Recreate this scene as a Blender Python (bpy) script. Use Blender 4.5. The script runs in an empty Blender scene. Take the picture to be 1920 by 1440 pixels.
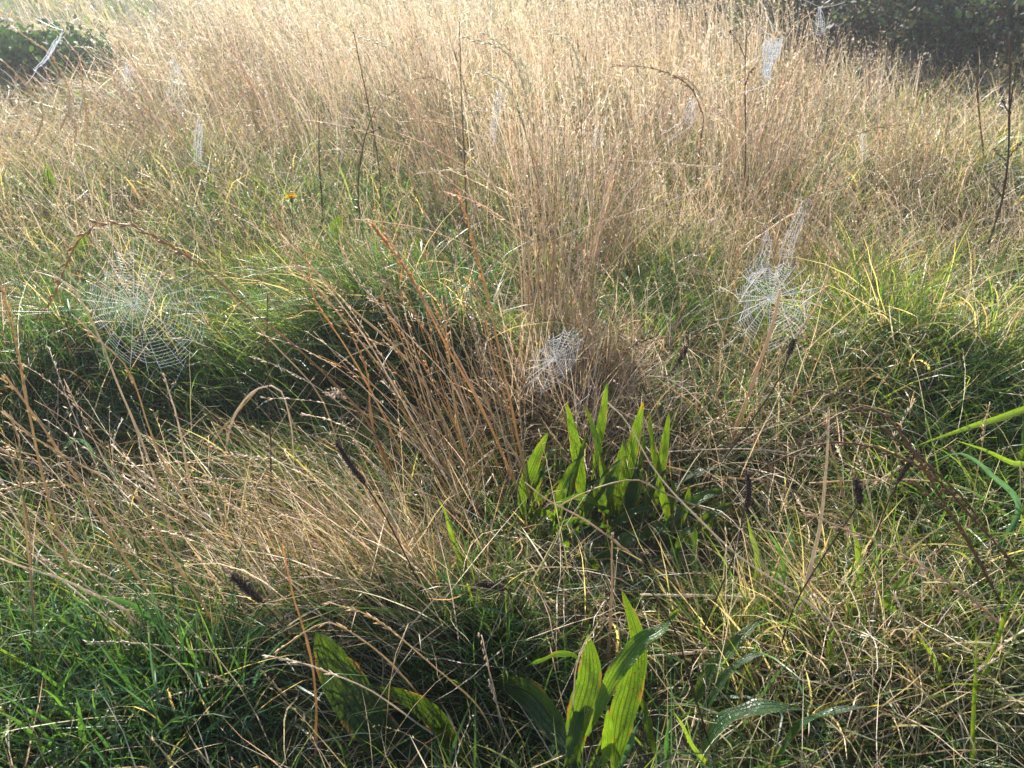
import bpy, math, random
import numpy as np
from mathutils import Vector

# ------------------------------------------------------------------ camera, sky, sun, exposure
scene = bpy.context.scene
RNG = np.random.default_rng(11)
random.seed(11)
CAM = np.array([0.0, 0.0, 1.25])
PITCH = math.radians(32.0)
HFOV = math.radians(66.0)
F = 960.0 / math.tan(HFOV / 2)                      # focal length in photograph pixels
FW = np.array([0.0, math.cos(PITCH), -math.sin(PITCH)])
UP = np.array([0.0, math.sin(PITCH), math.cos(PITCH)])
cam_data = bpy.data.cameras.new("camera")
cam = bpy.data.objects.new("camera", cam_data)
scene.collection.objects.link(cam)
cam.location = CAM
cam.rotation_euler = (math.pi / 2 - PITCH, 0, 0)
cam_data.sensor_width = 36.0
cam_data.angle = HFOV
cam_data.clip_start = 0.05
cam_data.clip_end = 500
cam_data.dof.use_dof = True
cam_data.dof.focus_distance = 1.75
cam_data.dof.aperture_fstop = 9.0
scene.camera = cam

SUN_EL = math.radians(30.0)
SUN_AZ = math.radians(-16.0)                        # clockwise from +Y
world = bpy.data.worlds.new("World")
scene.world = world
world.use_nodes = True
wn = world.node_tree
sky = wn.nodes.new("ShaderNodeTexSky")
sky.sky_type = 'NISHITA'
sky.sun_disc = False
sky.sun_elevation = SUN_EL
sky.sun_rotation = SUN_AZ
sky.air_density = 1.0
sky.dust_density = 2.0
wn.links.new(sky.outputs[0], wn.nodes["Background"].inputs[0])
wn.nodes["Background"].inputs[1].default_value = 0.10
sun_data = bpy.data.lights.new("sun", 'SUN')
sun_data.energy = 5.0
sun_data.angle = math.radians(0.6)
sun_data.color = (1.0, 0.955, 0.89)
sun = bpy.data.objects.new("sun", sun_data)
scene.collection.objects.link(sun)
to_sun = Vector((math.sin(SUN_AZ) * math.cos(SUN_EL), math.cos(SUN_AZ) * math.cos(SUN_EL), math.sin(SUN_EL)))
sun.rotation_euler = to_sun.to_track_quat('Z', 'Y').to_euler()
scene.view_settings.view_transform = 'Standard'
scene.view_settings.look = 'None'
scene.view_settings.gamma = 1.0
scene.view_settings.use_curve_mapping = False
scene.view_settings.exposure = 1.32
scene.cycles.max_bounces = 8
scene.cycles.transparent_max_bounces = 8
scene.cycles.use_denoising = True

# ------------------------------------------------------------------ places
def project(x, y, z):
    yc = y - CAM[1]; zc = z - CAM[2]
    d = yc * FW[1] + zc * FW[2]
    v = yc * UP[1] + zc * UP[2]
    d = np.maximum(d, 1e-3)
    return 960 + F * x / d, 720 - F * v / d

def ray(px, py):
    return FW + np.array([1.0, 0, 0]) * (px - 960) / F + UP * (720 - py) / F

def at(px, py, y):                                   # the point seen at a pixel, at forward distance y
    d = ray(px, py)
    return CAM + d * (y / d[1])

def on(px, py, z=0.0):                               # the point seen at a pixel, at height z
    d = ray(px, py)
    return CAM + d * ((z - CAM[2]) / d[2])

def blob(px, py, cx, cy, rx, ry):
    return np.exp(-((px - cx) / rx) ** 2 - ((py - cy) / ry) ** 2)

def wob(x, y, s, k=0.0):                             # cheap smooth noise, about -1..1
    return (np.sin(x * s * 1.3 + y * s * 0.7 + 1.7 + k) + np.sin(x * s * -0.9 + y * s * 1.6 + 4.2 + k * 2)
            + np.sin(x * s * 2.3 - y * s * 1.9 + 0.6 + k * 3) * 0.6) / 2.6

MOUNDS = []
for (mx, my, rx, ry, hh) in [(790, 590, .38, .20, .22), (180, 660, .46, .24, .18), (1740, 660, .46, .26, .22),
                             (720, 1130, .34, .13, .12), (1330, 560, .40, .30, .06), (1690, 1180, .35, .22, .05),
                             (150, 1230, .35, .20, .04), (1080, 720, .22, .16, .05), (400, 380, .9, .5, .08),
                             (250, 180, .6, .5, .12), (900, 200, .9, .6, .14), (1350, 180, .7, .5, .12), (560, 100, .8, .6, .12), (1750, 330, .6, .4, .12)]:
    p = on(mx, my, hh)
    MOUNDS.append((p[0], p[1], rx, ry, hh))
HOLES = []
for (mx, my, rx, ry, hh) in [(900, 1340, .24, .14, .12), (560, 830, .42, .14, .07), (100, 130, .9, .6, .10), (1330, 790, .2, .12, .05)]:
    p = on(mx, my, .0)
    HOLES.append((p[0], p[1], rx, ry, hh))

def ground_z(x, y):
    x = np.asarray(x, float); y = np.asarray(y, float)
    z = 0.018 * wob(x, y, 2.1) + 0.012 * wob(x, y, 6.3, 2.0)
    for (cx, cy, rx, ry, hh) in MOUNDS:
        z = z + hh * np.exp(-((x - cx) / rx) ** 2 - ((y - cy) / ry) ** 2)
    for (cx, cy, rx, ry, hh) in HOLES:
        z = z - hh * np.exp(-((x - cx) / rx) ** 2 - ((y - cy) / ry) ** 2)
    return z

# ------------------------------------------------------------------ colours (real base colours, linear)
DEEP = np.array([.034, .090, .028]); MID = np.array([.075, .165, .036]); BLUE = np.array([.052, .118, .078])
LIME = np.array([.165, .255, .030]); STRAW = np.array([.525, .41, .245]); PALE = np.array([.69, .60, .485])
BROWN = np.array([.17, .10, .060]); ORANGE = np.array([.58, .385, .17]); ROSY = np.array([.56, .43, .31])
OLIVE = np.array([.17, .17, .065])

def pick(n, table):
    """table: [(colour, weight array or number)] -> n x 3"""
    w = np.stack([np.broadcast_to(np.asarray(t[1], float), (n,)) for t in table], 1)
    w = w / w.sum(1, keepdims=True)
    c = np.cumsum(w, 1)
    i = (RNG.random(n)[:, None] > c).sum(1).clip(0, len(table) - 1)
    col = np.stack([t[0] for t in table])[i]
    return col * RNG.uniform(.72, 1.28, (n, 1)) * RNG.uniform(.93, 1.07, (n, 3))

# ------------------------------------------------------------------ materials
def leaf_material(name, transl=.42, rough=.42, spec=.5, tint=(1.25, 1.3, .75), bump=0.0):
    m = bpy.data.materials.new(name); m.use_nodes = True
    t = m.node_tree; n = t.nodes; l = t.links
    b = n["Principled BSDF"]; out = n["Material Output"]
    a = n.new("ShaderNodeAttribute"); a.attribute_name = "col"
    geo = n.new("ShaderNodeNewGeometry")
    tc = n.new("ShaderNodeTexCoord")
    ns = n.new("ShaderNodeTexNoise"); ns.inputs["Scale"].default_value = 160; ns.inputs["Detail"].default_value = 3
    l.new(tc.outputs["Object"], ns.inputs["Vector"])
    mr = n.new("ShaderNodeMapRange"); mr.inputs[3].default_value = .72; mr.inputs[4].default_value = 1.28
    l.new(ns.outputs[0], mr.inputs[0])
    mul = n.new("ShaderNodeVectorMath"); mul.operation = 'SCALE'
    l.new(a.outputs["Color"], mul.inputs[0]); l.new(mr.outputs[0], mul.inputs[3])
    l.new(mul.outputs[0], b.inputs["Base Color"])
    b.inputs["Roughness"].default_value = rough
    b.inputs["Specular IOR Level"].default_value = spec
    tr = n.new("ShaderNodeBsdfTranslucent")
    tm = n.new("ShaderNodeVectorMath"); tm.operation = 'MULTIPLY'; tm.inputs[1].default_value = tint
    l.new(mul.outputs[0], tm.inputs[0]); l.new(tm.outputs[0], tr.inputs[0])
    mix = n.new("ShaderNodeMixShader"); mix.inputs[0].default_value = transl
    l.new(b.outputs[0], mix.inputs[1]); l.new(tr.outputs[0], mix.inputs[2]); l.new(mix.outputs[0], out.inputs[0])
    return m

def plantain_material():
    m = bpy.data.materials.new("plantain_leaf"); m.use_nodes = True
    t = m.node_tree; n = t.nodes; l = t.links
    b = n["Principled BSDF"]; out = n["Material Output"]
    a = n.new("ShaderNodeAttribute"); a.attribute_name = "col"
    tc = n.new("ShaderNodeTexCoord")
    uv = n.new("ShaderNodeUVMap"); uv.uv_map = "UVMap"
    sep = n.new("ShaderNodeSeparateXYZ"); l.new(uv.outputs[0], sep.inputs[0])
    # long ribs: |u| near 0, .36, .70
    ab = n.new("ShaderNodeMath"); ab.operation = 'ABSOLUTE'; l.new(sep.outputs[0], ab.inputs[0])
    ribs = None
    for c, w in ((0.0, .055), (.36, .030), (.70, .024)):
        s = n.new("ShaderNodeMath"); s.operation = 'SUBTRACT'; l.new(ab.outputs[0], s.inputs[0]); s.inputs[1].default_value = c
        s2 = n.new("ShaderNodeMath"); s2.operation = 'ABSOLUTE'; l.new(s.outputs[0], s2.inputs[0])
        r = n.new("ShaderNodeMapRange"); r.interpolation_type = 'SMOOTHSTEP'
        r.inputs[1].default_value = 0; r.inputs[2].default_value = w * 1.9; r.inputs[3].default_value = 1; r.inputs[4].default_value = 0.0
        l.new(s2.outputs[0], r.inputs[0])
        if ribs is None: ribs = r.outputs[0]
        else:
            mx = n.new("ShaderNodeMath"); mx.operation = 'MAXIMUM'; l.new(ribs, mx.inputs[0]); l.new(r.outputs[0], mx.inputs[1]); ribs = mx.outputs[0]
    comb = n.new("ShaderNodeCombineXYZ")
    mu = n.new("ShaderNodeMath"); mu.operation = 'MULTIPLY'; mu.inputs[1].default_value = 2.2; l.new(sep.outputs[0], mu.inputs[0])
    mv = n.new("ShaderNodeMath"); mv.operation = 'MULTIPLY'; mv.inputs[1].default_value = 38; l.new(sep.outputs[1], mv.inputs[0])
    l.new(mu.outputs[0], comb.inputs[0]); l.new(mv.outputs[0], comb.inputs[1])
    vor = n.new("ShaderNodeTexVoronoi"); vor.feature = 'DISTANCE_TO_EDGE'; vor.inputs["Scale"].default_value = 1.3
    l.new(comb.outputs[0], vor.inputs["Vector"])
    vr = n.new("ShaderNodeMapRange"); vr.inputs[1].default_value = 0; vr.inputs[2].default_value = .13; vr.inputs[3].default_value = .45; vr.inputs[4].default_value = 0
    l.new(vor.outputs[0], vr.inputs[0])
    mx = n.new("ShaderNodeMath"); mx.operation = 'MAXIMUM'; l.new(ribs, mx.inputs[0]); l.new(vr.outputs[0], mx.inputs[1])
    ns = n.new("ShaderNodeTexNoise"); ns.inputs["Scale"].default_value = 3.0; ns.inputs["Detail"].default_value = 4
    l.new(comb.outputs[0], ns.inputs["Vector"])
    mr = n.new("ShaderNodeMapRange"); mr.inputs[3].default_value = .7; mr.inputs[4].default_value = 1.3
    l.new(ns.outputs[0], mr.inputs[0])
    mul = n.new("ShaderNodeVectorMath"); mul.operation = 'SCALE'; l.new(a.outputs["Color"], mul.inputs[0]); l.new(mr.outputs[0], mul.inputs[3])
    sp = n.new("ShaderNodeTexNoise"); sp.inputs["Scale"].default_value = 1.1; sp.inputs["Detail"].default_value = 5; l.new(tc.outputs["Object"], sp.inputs["Vector"]); sp.inputs["Scale"].default_value = 130
    sr = n.new("ShaderNodeMapRange"); sr.inputs[1].default_value = .66; sr.inputs[2].default_value = .71; l.new(sp.outputs[0], sr.inputs[0])
    sm = n.new("ShaderNodeMix"); sm.data_type = 'RGBA'; sm.inputs[7].default_value = (.07, .035, .02, 1)
    l.new(sr.outputs[0], sm.inputs[0]); l.new(mul.outputs[0], sm.inputs[6])
    class _O: pass
    mul = _O(); mul.outputs = [sm.outputs[2]]
    l.new(mul.outputs[0], b.inputs["Base Color"])
    b.inputs["Roughness"].default_value = .36; b.inputs["Specular IOR Level"].default_value = .62
    tr = n.new("ShaderNodeBsdfTranslucent")
    inv = n.new("ShaderNodeMapRange"); inv.inputs[3].default_value = 1.0; inv.inputs[4].default_value = .28
    l.new(mx.outputs[0], inv.inputs[0])
    tm = n.new("ShaderNodeVectorMath"); tm.operation = 'MULTIPLY'; tm.inputs[1].default_value = (3.3, 2.25, .40)
    l.new(mul.outputs[0], tm.inputs[0])
    tm2 = n.new("ShaderNodeVectorMath"); tm2.operation = 'SCALE'; l.new(tm.outputs[0], tm2.inputs[0]); l.new(inv.outputs[0], tm2.inputs[3])
    l.new(tm2.outputs[0], tr.inputs[0])
    bp = n.new("ShaderNodeBump"); bp.inputs["Strength"].default_value = .9; bp.inputs["Distance"].default_value = .002
    l.new(mx.outputs[0], bp.inputs["Height"]); l.new(bp.outputs[0], b.inputs["Normal"])
    mix = n.new("ShaderNodeMixShader"); mix.inputs[0].default_value = .5
    l.new(b.outputs[0], mix.inputs[1]); l.new(tr.outputs[0], mix.inputs[2]); l.new(mix.outputs[0], out.inputs[0])
    return m

def plain(name, col, rough=.6, spec=.4, transl=0.0):
    m = bpy.data.materials.new(name); m.use_nodes = True
    t = m.node_tree; n = t.nodes; l = t.links
    b = n["Principled BSDF"]; b.inputs["Base Color"].default_value = (*col, 1)
    b.inputs["Roughness"].default_value = rough; b.inputs["Specular IOR Level"].default_value = spec
    ns = n.new("ShaderNodeTexNoise"); ns.inputs["Scale"].default_value = 220
    mr = n.new("ShaderNodeMapRange"); mr.inputs[3].default_value = .7; mr.inputs[4].default_value = 1.2
    l.new(ns.outputs[0], mr.inputs[0])
    mul = n.new("ShaderNodeVectorMath"); mul.operation = 'SCALE'; mul.inputs[0].default_value = col
    l.new(mr.outputs[0], mul.inputs[3]); l.new(mul.outputs[0], b.inputs["Base Color"])
    if transl:
        tr = n.new("ShaderNodeBsdfTranslucent"); tr.inputs[0].default_value = (*col, 1)
        mix = n.new("ShaderNodeMixShader"); mix.inputs[0].default_value = transl
        l.new(b.outputs[0], mix.inputs[1]); l.new(tr.outputs[0], mix.inputs[2]); l.new(mix.outputs[0], n["Material Output"].inputs[0])
    return m

M_GRASS = leaf_material("grass_blade", .45, .40, .5, (1.5, 1.45, .7))
M_STRAW = leaf_material("dry_straw", .46, .42, .45, (1.06, 1.0, .88))
M_PLANT = plantain_material()
M_BRAMBLE = leaf_material("bramble_leaf", .3, .62, .25, (1.3, 1.3, .6))
M_WEB = plain("dewy_silk", (.90, .92, .95), .25, .8, .5)
M_DARK = leaf_material("dark_seed_head", .05, .7, .3, (1, 1, 1))
M_PETAL = plain("yellow_petal", (.66, .44, .003), .95, .02, .45)
M_DEW = bpy.data.materials.new("dew_water"); M_DEW.use_nodes = True
_b = M_DEW.node_tree.nodes["Principled BSDF"]
_b.inputs["Base Color"].default_value = (.95, .97, 1, 1); _b.inputs["Roughness"].default_value = .12
_b.inputs["Specular IOR Level"].default_value = 1.0; _b.inputs["Transmission Weight"].default_value = .55

def ground_material():
    m = bpy.data.materials.new("soil_and_thatch"); m.use_nodes = True
    t = m.node_tree; n = t.nodes; l = t.links; b = n["Principled BSDF"]
    tc = n.new("ShaderNodeTexCoord")
    n1 = n.new("ShaderNodeTexNoise"); n1.inputs["Scale"].default_value = 2.5; n1.inputs["Detail"].default_value = 8
    n2 = n.new("ShaderNodeTexNoise"); n2.inputs["Scale"].default_value = 60; n2.inputs["Detail"].default_value = 6
    l.new(tc.outputs["Object"], n1.inputs["Vector"]); l.new(tc.outputs["Object"], n2.inputs["Vector"])
    r1 = n.new("ShaderNodeValToRGB"); r1.color_ramp.elements[0].color = (.030, .040, .018, 1); r1.color_ramp.elements[1].color = (.10, .085, .045, 1)
    r1.color_ramp.elements[0].position = .35; r1.color_ramp.elements[1].position = .68
    r2 = n.new("ShaderNodeValToRGB"); r2.color_ramp.elements[0].color = (.35, .35, .35, 1); r2.color_ramp.elements[1].color = (1.5, 1.4, 1.2, 1)
    l.new(n1.outputs[0], r1.inputs[0]); l.new(n2.outputs[0], r2.inputs[0])
    mm = n.new("ShaderNodeVectorMath"); mm.operation = 'MULTIPLY'; l.new(r1.outputs[0], mm.inputs[0]); l.new(r2.outputs[0], mm.inputs[1])
    l.new(mm.outputs[0], b.inputs["Base Color"]); b.inputs["Roughness"].default_value = .95
    bp = n.new("ShaderNodeBump"); bp.inputs["Distance"].default_value = .01; l.new(n2.outputs[0], bp.inputs["Height"]); l.new(bp.outputs[0], b.inputs["Normal"])
    return m

# ------------------------------------------------------------------ mesh helpers
class Geo:
    def __init__(s): s.v = []; s.f = []; s.c = []; s.uv = []; s.n = 0
    def add(s, v, f, c, uv=None):
        v = np.asarray(v, np.float32).reshape(-1, 3)
        c = np.asarray(c, np.float32)
        if c.ndim == 1: c = np.broadcast_to(c, (len(v), 3))
        s.v.append(v); s.f.append(np.asarray(f, np.int32).reshape(-1, 3) + s.n); s.c.append(c.reshape(-1, 3))
        if uv is not None: s.uv.append(np.asarray(uv, np.float32).reshape(-1, 2))
        s.n += len(v)
    def mesh(s, name, mat, smooth=True, origin=None):
        v = np.concatenate(s.v); f = np.concatenate(s.f); c = np.concatenate(s.c)
        if origin is not None: v = v - np.asarray(origin, np.float32)
        me = bpy.data.meshes.new(name)
        me.vertices.add(len(v)); me.vertices.foreach_set("co", v.ravel())
        me.loops.add(len(f) * 3); me.loops.foreach_set("vertex_index", f.ravel())
        me.polygons.add(len(f))
        me.polygons.foreach_set("loop_start", np.arange(0, len(f) * 3, 3, dtype=np.int32))
        me.polygons.foreach_set("loop_total", np.full(len(f), 3, np.int32))
        me.polygons.foreach_set("use_smooth", np.full(len(f), smooth))
        a = me.attributes.new("col", 'FLOAT_COLOR', 'POINT')
        a.data.foreach_set("color", np.concatenate([c, np.ones((len(c), 1), np.float32)], 1).astype(np.float32).ravel())
        if s.uv:
            u = np.concatenate(s.uv)[f.ravel()]
            lay = me.uv_layers.new(name="UVMap"); lay.data.foreach_set("uv", u.astype(np.float32).ravel())
        me.update(); me.validate(clean_customdata=False)
        me.materials.append(mat)
        return me

def link(name, me, parent=None, loc=None):
    o = bpy.data.objects.new(name, me); scene.collection.objects.link(o)
    if parent is not None: o.parent = parent
    if loc is not None: o.location = loc
    return o

def tag(o, label=None, cat=None, group=None, kind=None):
    if label: o["label"] = label
    if cat: o["category"] = cat
    if group: o["group"] = group
    if kind: o["kind"] = kind
    return o

def thing(name, label, cat, loc, group=None):
    o = bpy.data.objects.new(name, None); scene.collection.objects.link(o)
    o.location = tuple(float(q) for q in loc); o.empty_display_size = .05
    return tag(o, label, cat, group)

def part(name, geo, mat, parent, kind=None, smooth=True):
    me = geo.mesh(name, mat, smooth, origin=parent.location)
    o = link(name, me, parent)
    if kind: o["kind"] = kind
    return o

def ribbons(base, az, th0, bend, L, W, K, c0, c1, roll=None, pw=1.3, sway=0.0, kink=0.0, maxth=2.2):
    """N blades at once. Returns verts, faces, colours, path (N, K+1, 3)."""
    N = len(base)
    s = (np.arange(K) + .5) / K
    th = th0[:, None] + bend[:, None] * s[None] ** pw
    if kink:
        kp = RNG.uniform(.3, .9, N)[:, None]; has = (RNG.random(N) < kink)[:, None]
        th = th + np.where((s[None] > kp) & has, RNG.uniform(.3, 1.3, N)[:, None], 0)
    th = np.minimum(th, maxth)
    ph = az[:, None] + sway * (RNG.normal(0, 1, (N, 1)) * s[None] + RNG.normal(0, .25, (N, K)))
    st = (L / K)[:, None]
    d = np.stack([np.sin(th) * np.cos(ph), np.sin(th) * np.sin(ph), np.cos(th)], 2) * st[..., None]
    path = np.concatenate([base[:, None], base[:, None] + np.cumsum(d, 1)], 1)
    if roll is None: roll = RNG.uniform(-1.2, 1.2, N)
    side0 = np.stack([-np.sin(az), np.cos(az), np.zeros(N)], 1)
    dm = d[:, K // 2] / np.linalg.norm(d[:, K // 2], axis=1, keepdims=True)
    oth = np.cross(dm, side0)
    side = side0 * np.cos(roll)[:, None] + oth * np.sin(roll)[:, None]
    ss = np.arange(K) / K
    prof = np.minimum(1.0, .55 + ss * 2.2) * (1 - ss ** 2.4) ** .8
    off = side[:, None] * (W[:, None] * prof[None] * .5)[..., None]
    v = np.concatenate([np.stack([path[:, :K] - off, path[:, :K] + off], 2).reshape(N, 2 * K, 3), path[:, K:K + 1]], 1)
    fl = []
    for i in range(K - 1):
        a = 2 * i
        fl += [(a, a + 1, a + 3), (a, a + 3, a + 2)]
    fl.append((2 * K - 2, 2 * K - 1, 2 * K))
    fl = np.array(fl)
    f = (fl[None] + (np.arange(N) * (2 * K + 1))[:, None, None]).reshape(-1, 3)
    tt = np.concatenate([np.repeat(ss, 2), [1.0]])
    c = c0[:, None] * (1 - tt)[None, :, None] + c1[:, None] * tt[None, :, None]
    return v.reshape(-1, 3), f, c.reshape(-1, 3), path

def darts(p, d, Lg, W, col):
    """tiny diamond spikelets: one quad each"""
    N = len(p)
    d = d / (np.linalg.norm(d, axis=1, keepdims=True) + 1e-9)
    r = RNG.normal(0, 1, (N, 3)); sd = np.cross(d, r); sd /= (np.linalg.norm(sd, axis=1, keepdims=True) + 1e-9)
    mid = p + d * (Lg * .45)[:, None]
    v = np.stack([p, mid + sd * W[:, None] / 2, p + d * Lg[:, None], mid - sd * W[:, None] / 2], 1).reshape(-1, 3)
    f = (np.array([[0, 1, 2], [0, 2, 3]])[None] + (np.arange(N) * 4)[:, None, None]).reshape(-1, 3)
    return v, f, np.repeat(col, 4, 0)

def smooth_path(pts, n):
    pts = np.asarray(pts, float)
    if len(pts) == 2:
        t = np.linspace(0, 1, n)[:, None]; return pts[0] * (1 - t) + pts[1] * t
    P = np.vstack([2 * pts[0] - pts[1], pts, 2 * pts[-1] - pts[-2]])
    seg = np.linalg.norm(np.diff(pts, axis=0), axis=1); cum = np.concatenate([[0], np.cumsum(seg)])
    out = []
    for s in np.linspace(0, cum[-1], n):
        i = min(np.searchsorted(cum, s, 'right') - 1, len(pts) - 2); t = (s - cum[i]) / max(seg[i], 1e-9)
        a, b, c, d = P[i], P[i + 1], P[i + 2], P[i + 3]
        out.append(.5 * ((2 * b) + (-a + c) * t + (2 * a - 5 * b + 4 * c - d) * t * t + (-a + 3 * b - 3 * c + d) * t ** 3))
    return np.array(out)

def tube(pts, rad, sides=5, flat=1.0):
    pts = np.asarray(pts, float); n = len(pts); rad = np.broadcast_to(np.asarray(rad, float), (n,))
    t = np.gradient(pts, axis=0); t /= (np.linalg.norm(t, axis=1, keepdims=True) + 1e-12)
    ref = np.array([0.13, 0.97, 0.21]); s = np.cross(t, ref); s /= (np.linalg.norm(s, axis=1, keepdims=True) + 1e-9)
    u = np.cross(s, t)
    a = np.arange(sides) * 2 * math.pi / sides
    v = pts[:, None] + (s[:, None] * np.cos(a)[None, :, None] + u[:, None] * np.sin(a)[None, :, None] * flat) * rad[:, None, None]
    f = []
    for i in range(n - 1):
        for j in range(sides):
            k = (j + 1) % sides
            f += [(i * sides + j, i * sides + k, (i + 1) * sides + k), (i * sides + j, (i + 1) * sides + k, (i + 1) * sides + j)]
    for j in range(1, sides - 1):
        f += [(0, j + 1, j), ((n - 1) * sides, (n - 1) * sides + j, (n - 1) * sides + j + 1)]
    return v.reshape(-1, 3), np.array(f)

def spindle(p, d, Lg, r, col, geo, sides=5):
    """a small pointed pod (two cones with a belly)"""
    p = np.asarray(p, float); d = np.asarray(d, float) / np.linalg.norm(d)
    pts = np.array([p, p + d * Lg * .25, p + d * Lg * .6, p + d * Lg])
    v, f = tube(pts, [r * .3, r, r * .8, r * .06], sides)
    geo.add(v, f, col)

# ------------------------------------------------------------------ the ground
def build_ground():
    ys = np.concatenate([np.arange(-1.5, 6, .06), np.arange(6, 16, .3), np.geomspace(16, 400, 24)])
    xs0 = np.concatenate([-np.geomspace(300, 6, 22), np.arange(-5.6, 5.6, .08), np.geomspace(6, 300, 22)])
    X, Y = np.meshgrid(xs0, ys); Z = ground_z(X, Y) * np.clip((30 - np.hypot(X, Y)) / 10, 0, 1)
    ny, nx = X.shape
    v = np.stack([X, Y, Z], 2).reshape(-1, 3)
    i = np.arange(ny - 1)[:, None] * nx + np.arange(nx - 1)[None]
    f = np.concatenate([np.stack([i, i + 1, i + nx + 1], 2).reshape(-1, 3), np.stack([i, i + nx + 1, i + nx], 2).reshape(-1, 3)])
    g = Geo(); g.add(v, f, (.1, .1, .1))
    o = link("ground", g.mesh("ground", ground_material()))
    tag(o, "uneven meadow soil and thatch under the grass", kind="structure")
build_ground()

def scatter(y0, y1, dens, extra=.35):
    hw = .70 * y1 + extra
    n = int(dens * (y1 - y0) * 2 * hw)
    x = RNG.uniform(-hw, hw, n); y = RNG.uniform(y0, y1, n)
    k = np.abs(x) < .70 * y + extra
    return x[k], y[k]

def maps(x, y):
    """how dry / tall / combed the growth is where a point stands"""
    px, py = project(x, y, ground_z(x, y))
    dry = .34 + .42 * np.clip((420 - py) / 260, 0, 1)
    for (cx, cy, rx, ry, a) in [(250, 1250, 420, 200, -.45), (450, 760, 420, 110, -.30), (850, 620, 260, 90, -.22), (650, 420, 200, 90, -.22),
                                (1760, 760, 260, 90, -.20), (560, 790, 260, 70, -.35), (1750, 950, 250, 200, -.18), (1300, 1250, 120, 120, -.2), (1250, 590, 200, 70, -.2), (1130, 950, 170, 110, -.28), (1800, 930, 200, 110, -.15),
                                (680, 1090, 330, 100, .50), (1130, 730, 210, 110, .42), (1600, 1240, 330, 170, .22), (1330, 880, 200, 90, .3), (980, 1340, 220, 90, -.25),
                                (600, 1380, 250, 60, -.1), (1500, 930, 200, 110, .12), (60, 130, 160, 60, -.6), (1300, 330, 200, 70, -.1), (300, 600, 300, 80, -.1), (1600, 470, 330, 130, .28), (1700, 1250, 250, 180, .15), (1000, 1120, 120, 50, .2), (1480, 760, 160, 120, .2)]:
        dry = dry + a * blob(px, py, cx, cy, rx, ry)
    dry = dry + .16 * wob(x, y, 5.0, 1.0)
    return px, py, np.clip(dry, .04, .96)

def patch_gap(px, py):                                # the low cut patch far left
    return np.clip(1.6 * blob(px, py, 40, 190, 230, 120), 0, 1)

def clear(px, py):                                    # the leafy rosettes crowd the grass out
    c = .95 * blob(px, py, 1190, 1040, 230, 110)
    for (cx, cy, rx, ry) in [(1150, 1400, 150, 160), (700, 1400, 210, 190), (1450, 1430, 190, 100), (1370, 1260, 80, 70)]:
        c = c + .85 * blob(px, py, cx, cy, rx, ry)
    return np.clip(c, 0, .97)

# ------------------------------------------------------------------ turf
def build_turf():
    g = Geo()
    for (y0, y1, dens, K, wmul, lmul) in [(.42, 1.3, 10000, 5, 1.0, 1.0), (1.3, 2.1, 8500, 4, 1.05, 1.05), (2.1, 3.2, 5500, 4, 1.2, 1.2), (3.2, 5.0, 2600, 3, 1.7, 1.4),
                                          (5.0, 9.0, 800, 3, 2.4, 1.5), (9.0, 15, 200, 3, 4.0, 1.8)]:
        x, y = scatter(y0, y1, dens)
        px, py, dry = maps(x, y)
        k = RNG.random(len(x)) > dry * .72
        k &= RNG.random(len(x)) > clear(px, py)
        # fewer in the dark hollow
        k &= RNG.random(len(x)) > .75 * blob(px, py, 900, 1340, 150, 110)
        x, y, px, py, dry = x[k], y[k], px[k], py[k], dry[k]; N = len(x)
        z = ground_z(x, y) - .005
        lime = .12 + .9 * blob(px, py, 1750, 950, 360, 260) + .35 * blob(px, py, 1500, 480, 500, 120) + .3 * blob(px, py, 350, 600, 350, 130) + .3 * blob(px, py, 1450, 1150, 300, 250)
        col = pick(N, [(DEEP, .7), (MID, .9), (BLUE, .55 + .5 * blob(px, py, 450, 780, 500, 160) + .4 * blob(px, py, 250, 1200, 300, 250)), (LIME, lime), (OLIVE, .25 + dry * .5), (STRAW, dry * .35)])
        tip = col * np.array([1.25, 1.15, .95]) + STRAW * (RNG.random((N, 1)) < .22) * .35
        az = RNG.uniform(0, 2 * math.pi, N)
        comb = np.clip(.25 + .6 * blob(px, py, 700, 700, 420, 200), 0, .8)
        flow = np.where(px < 1000, math.pi * 1.1, math.pi * 1.75)
        az = np.where(RNG.random(N) < comb, flow + RNG.normal(0, .6, N), az)
        L = RNG.uniform(.07, .21, N) * lmul * (1 - .5 * patch_gap(px, py))
        L = L * (1 + .35 * wob(x, y, 4.0, 3.0))
        W = RNG.uniform(.0018, .0052, N) * wmul * (1 + .5 * (RNG.random(N) < .08))
        v, f, c, _ = ribbons(np.stack([x, y, z], 1), az, RNG.uniform(.05, .75, N), RNG.uniform(.2, 1.7, N), L, W, K, col, tip, sway=.35, kink=.12, maxth=2.0)
        g.add(v, f, c)
    o = link("meadow_grass", g.mesh("meadow_grass", M_GRASS))
    tag(o, "dense wet green grass blades covering the meadow floor", "grass", kind="stuff")

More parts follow.
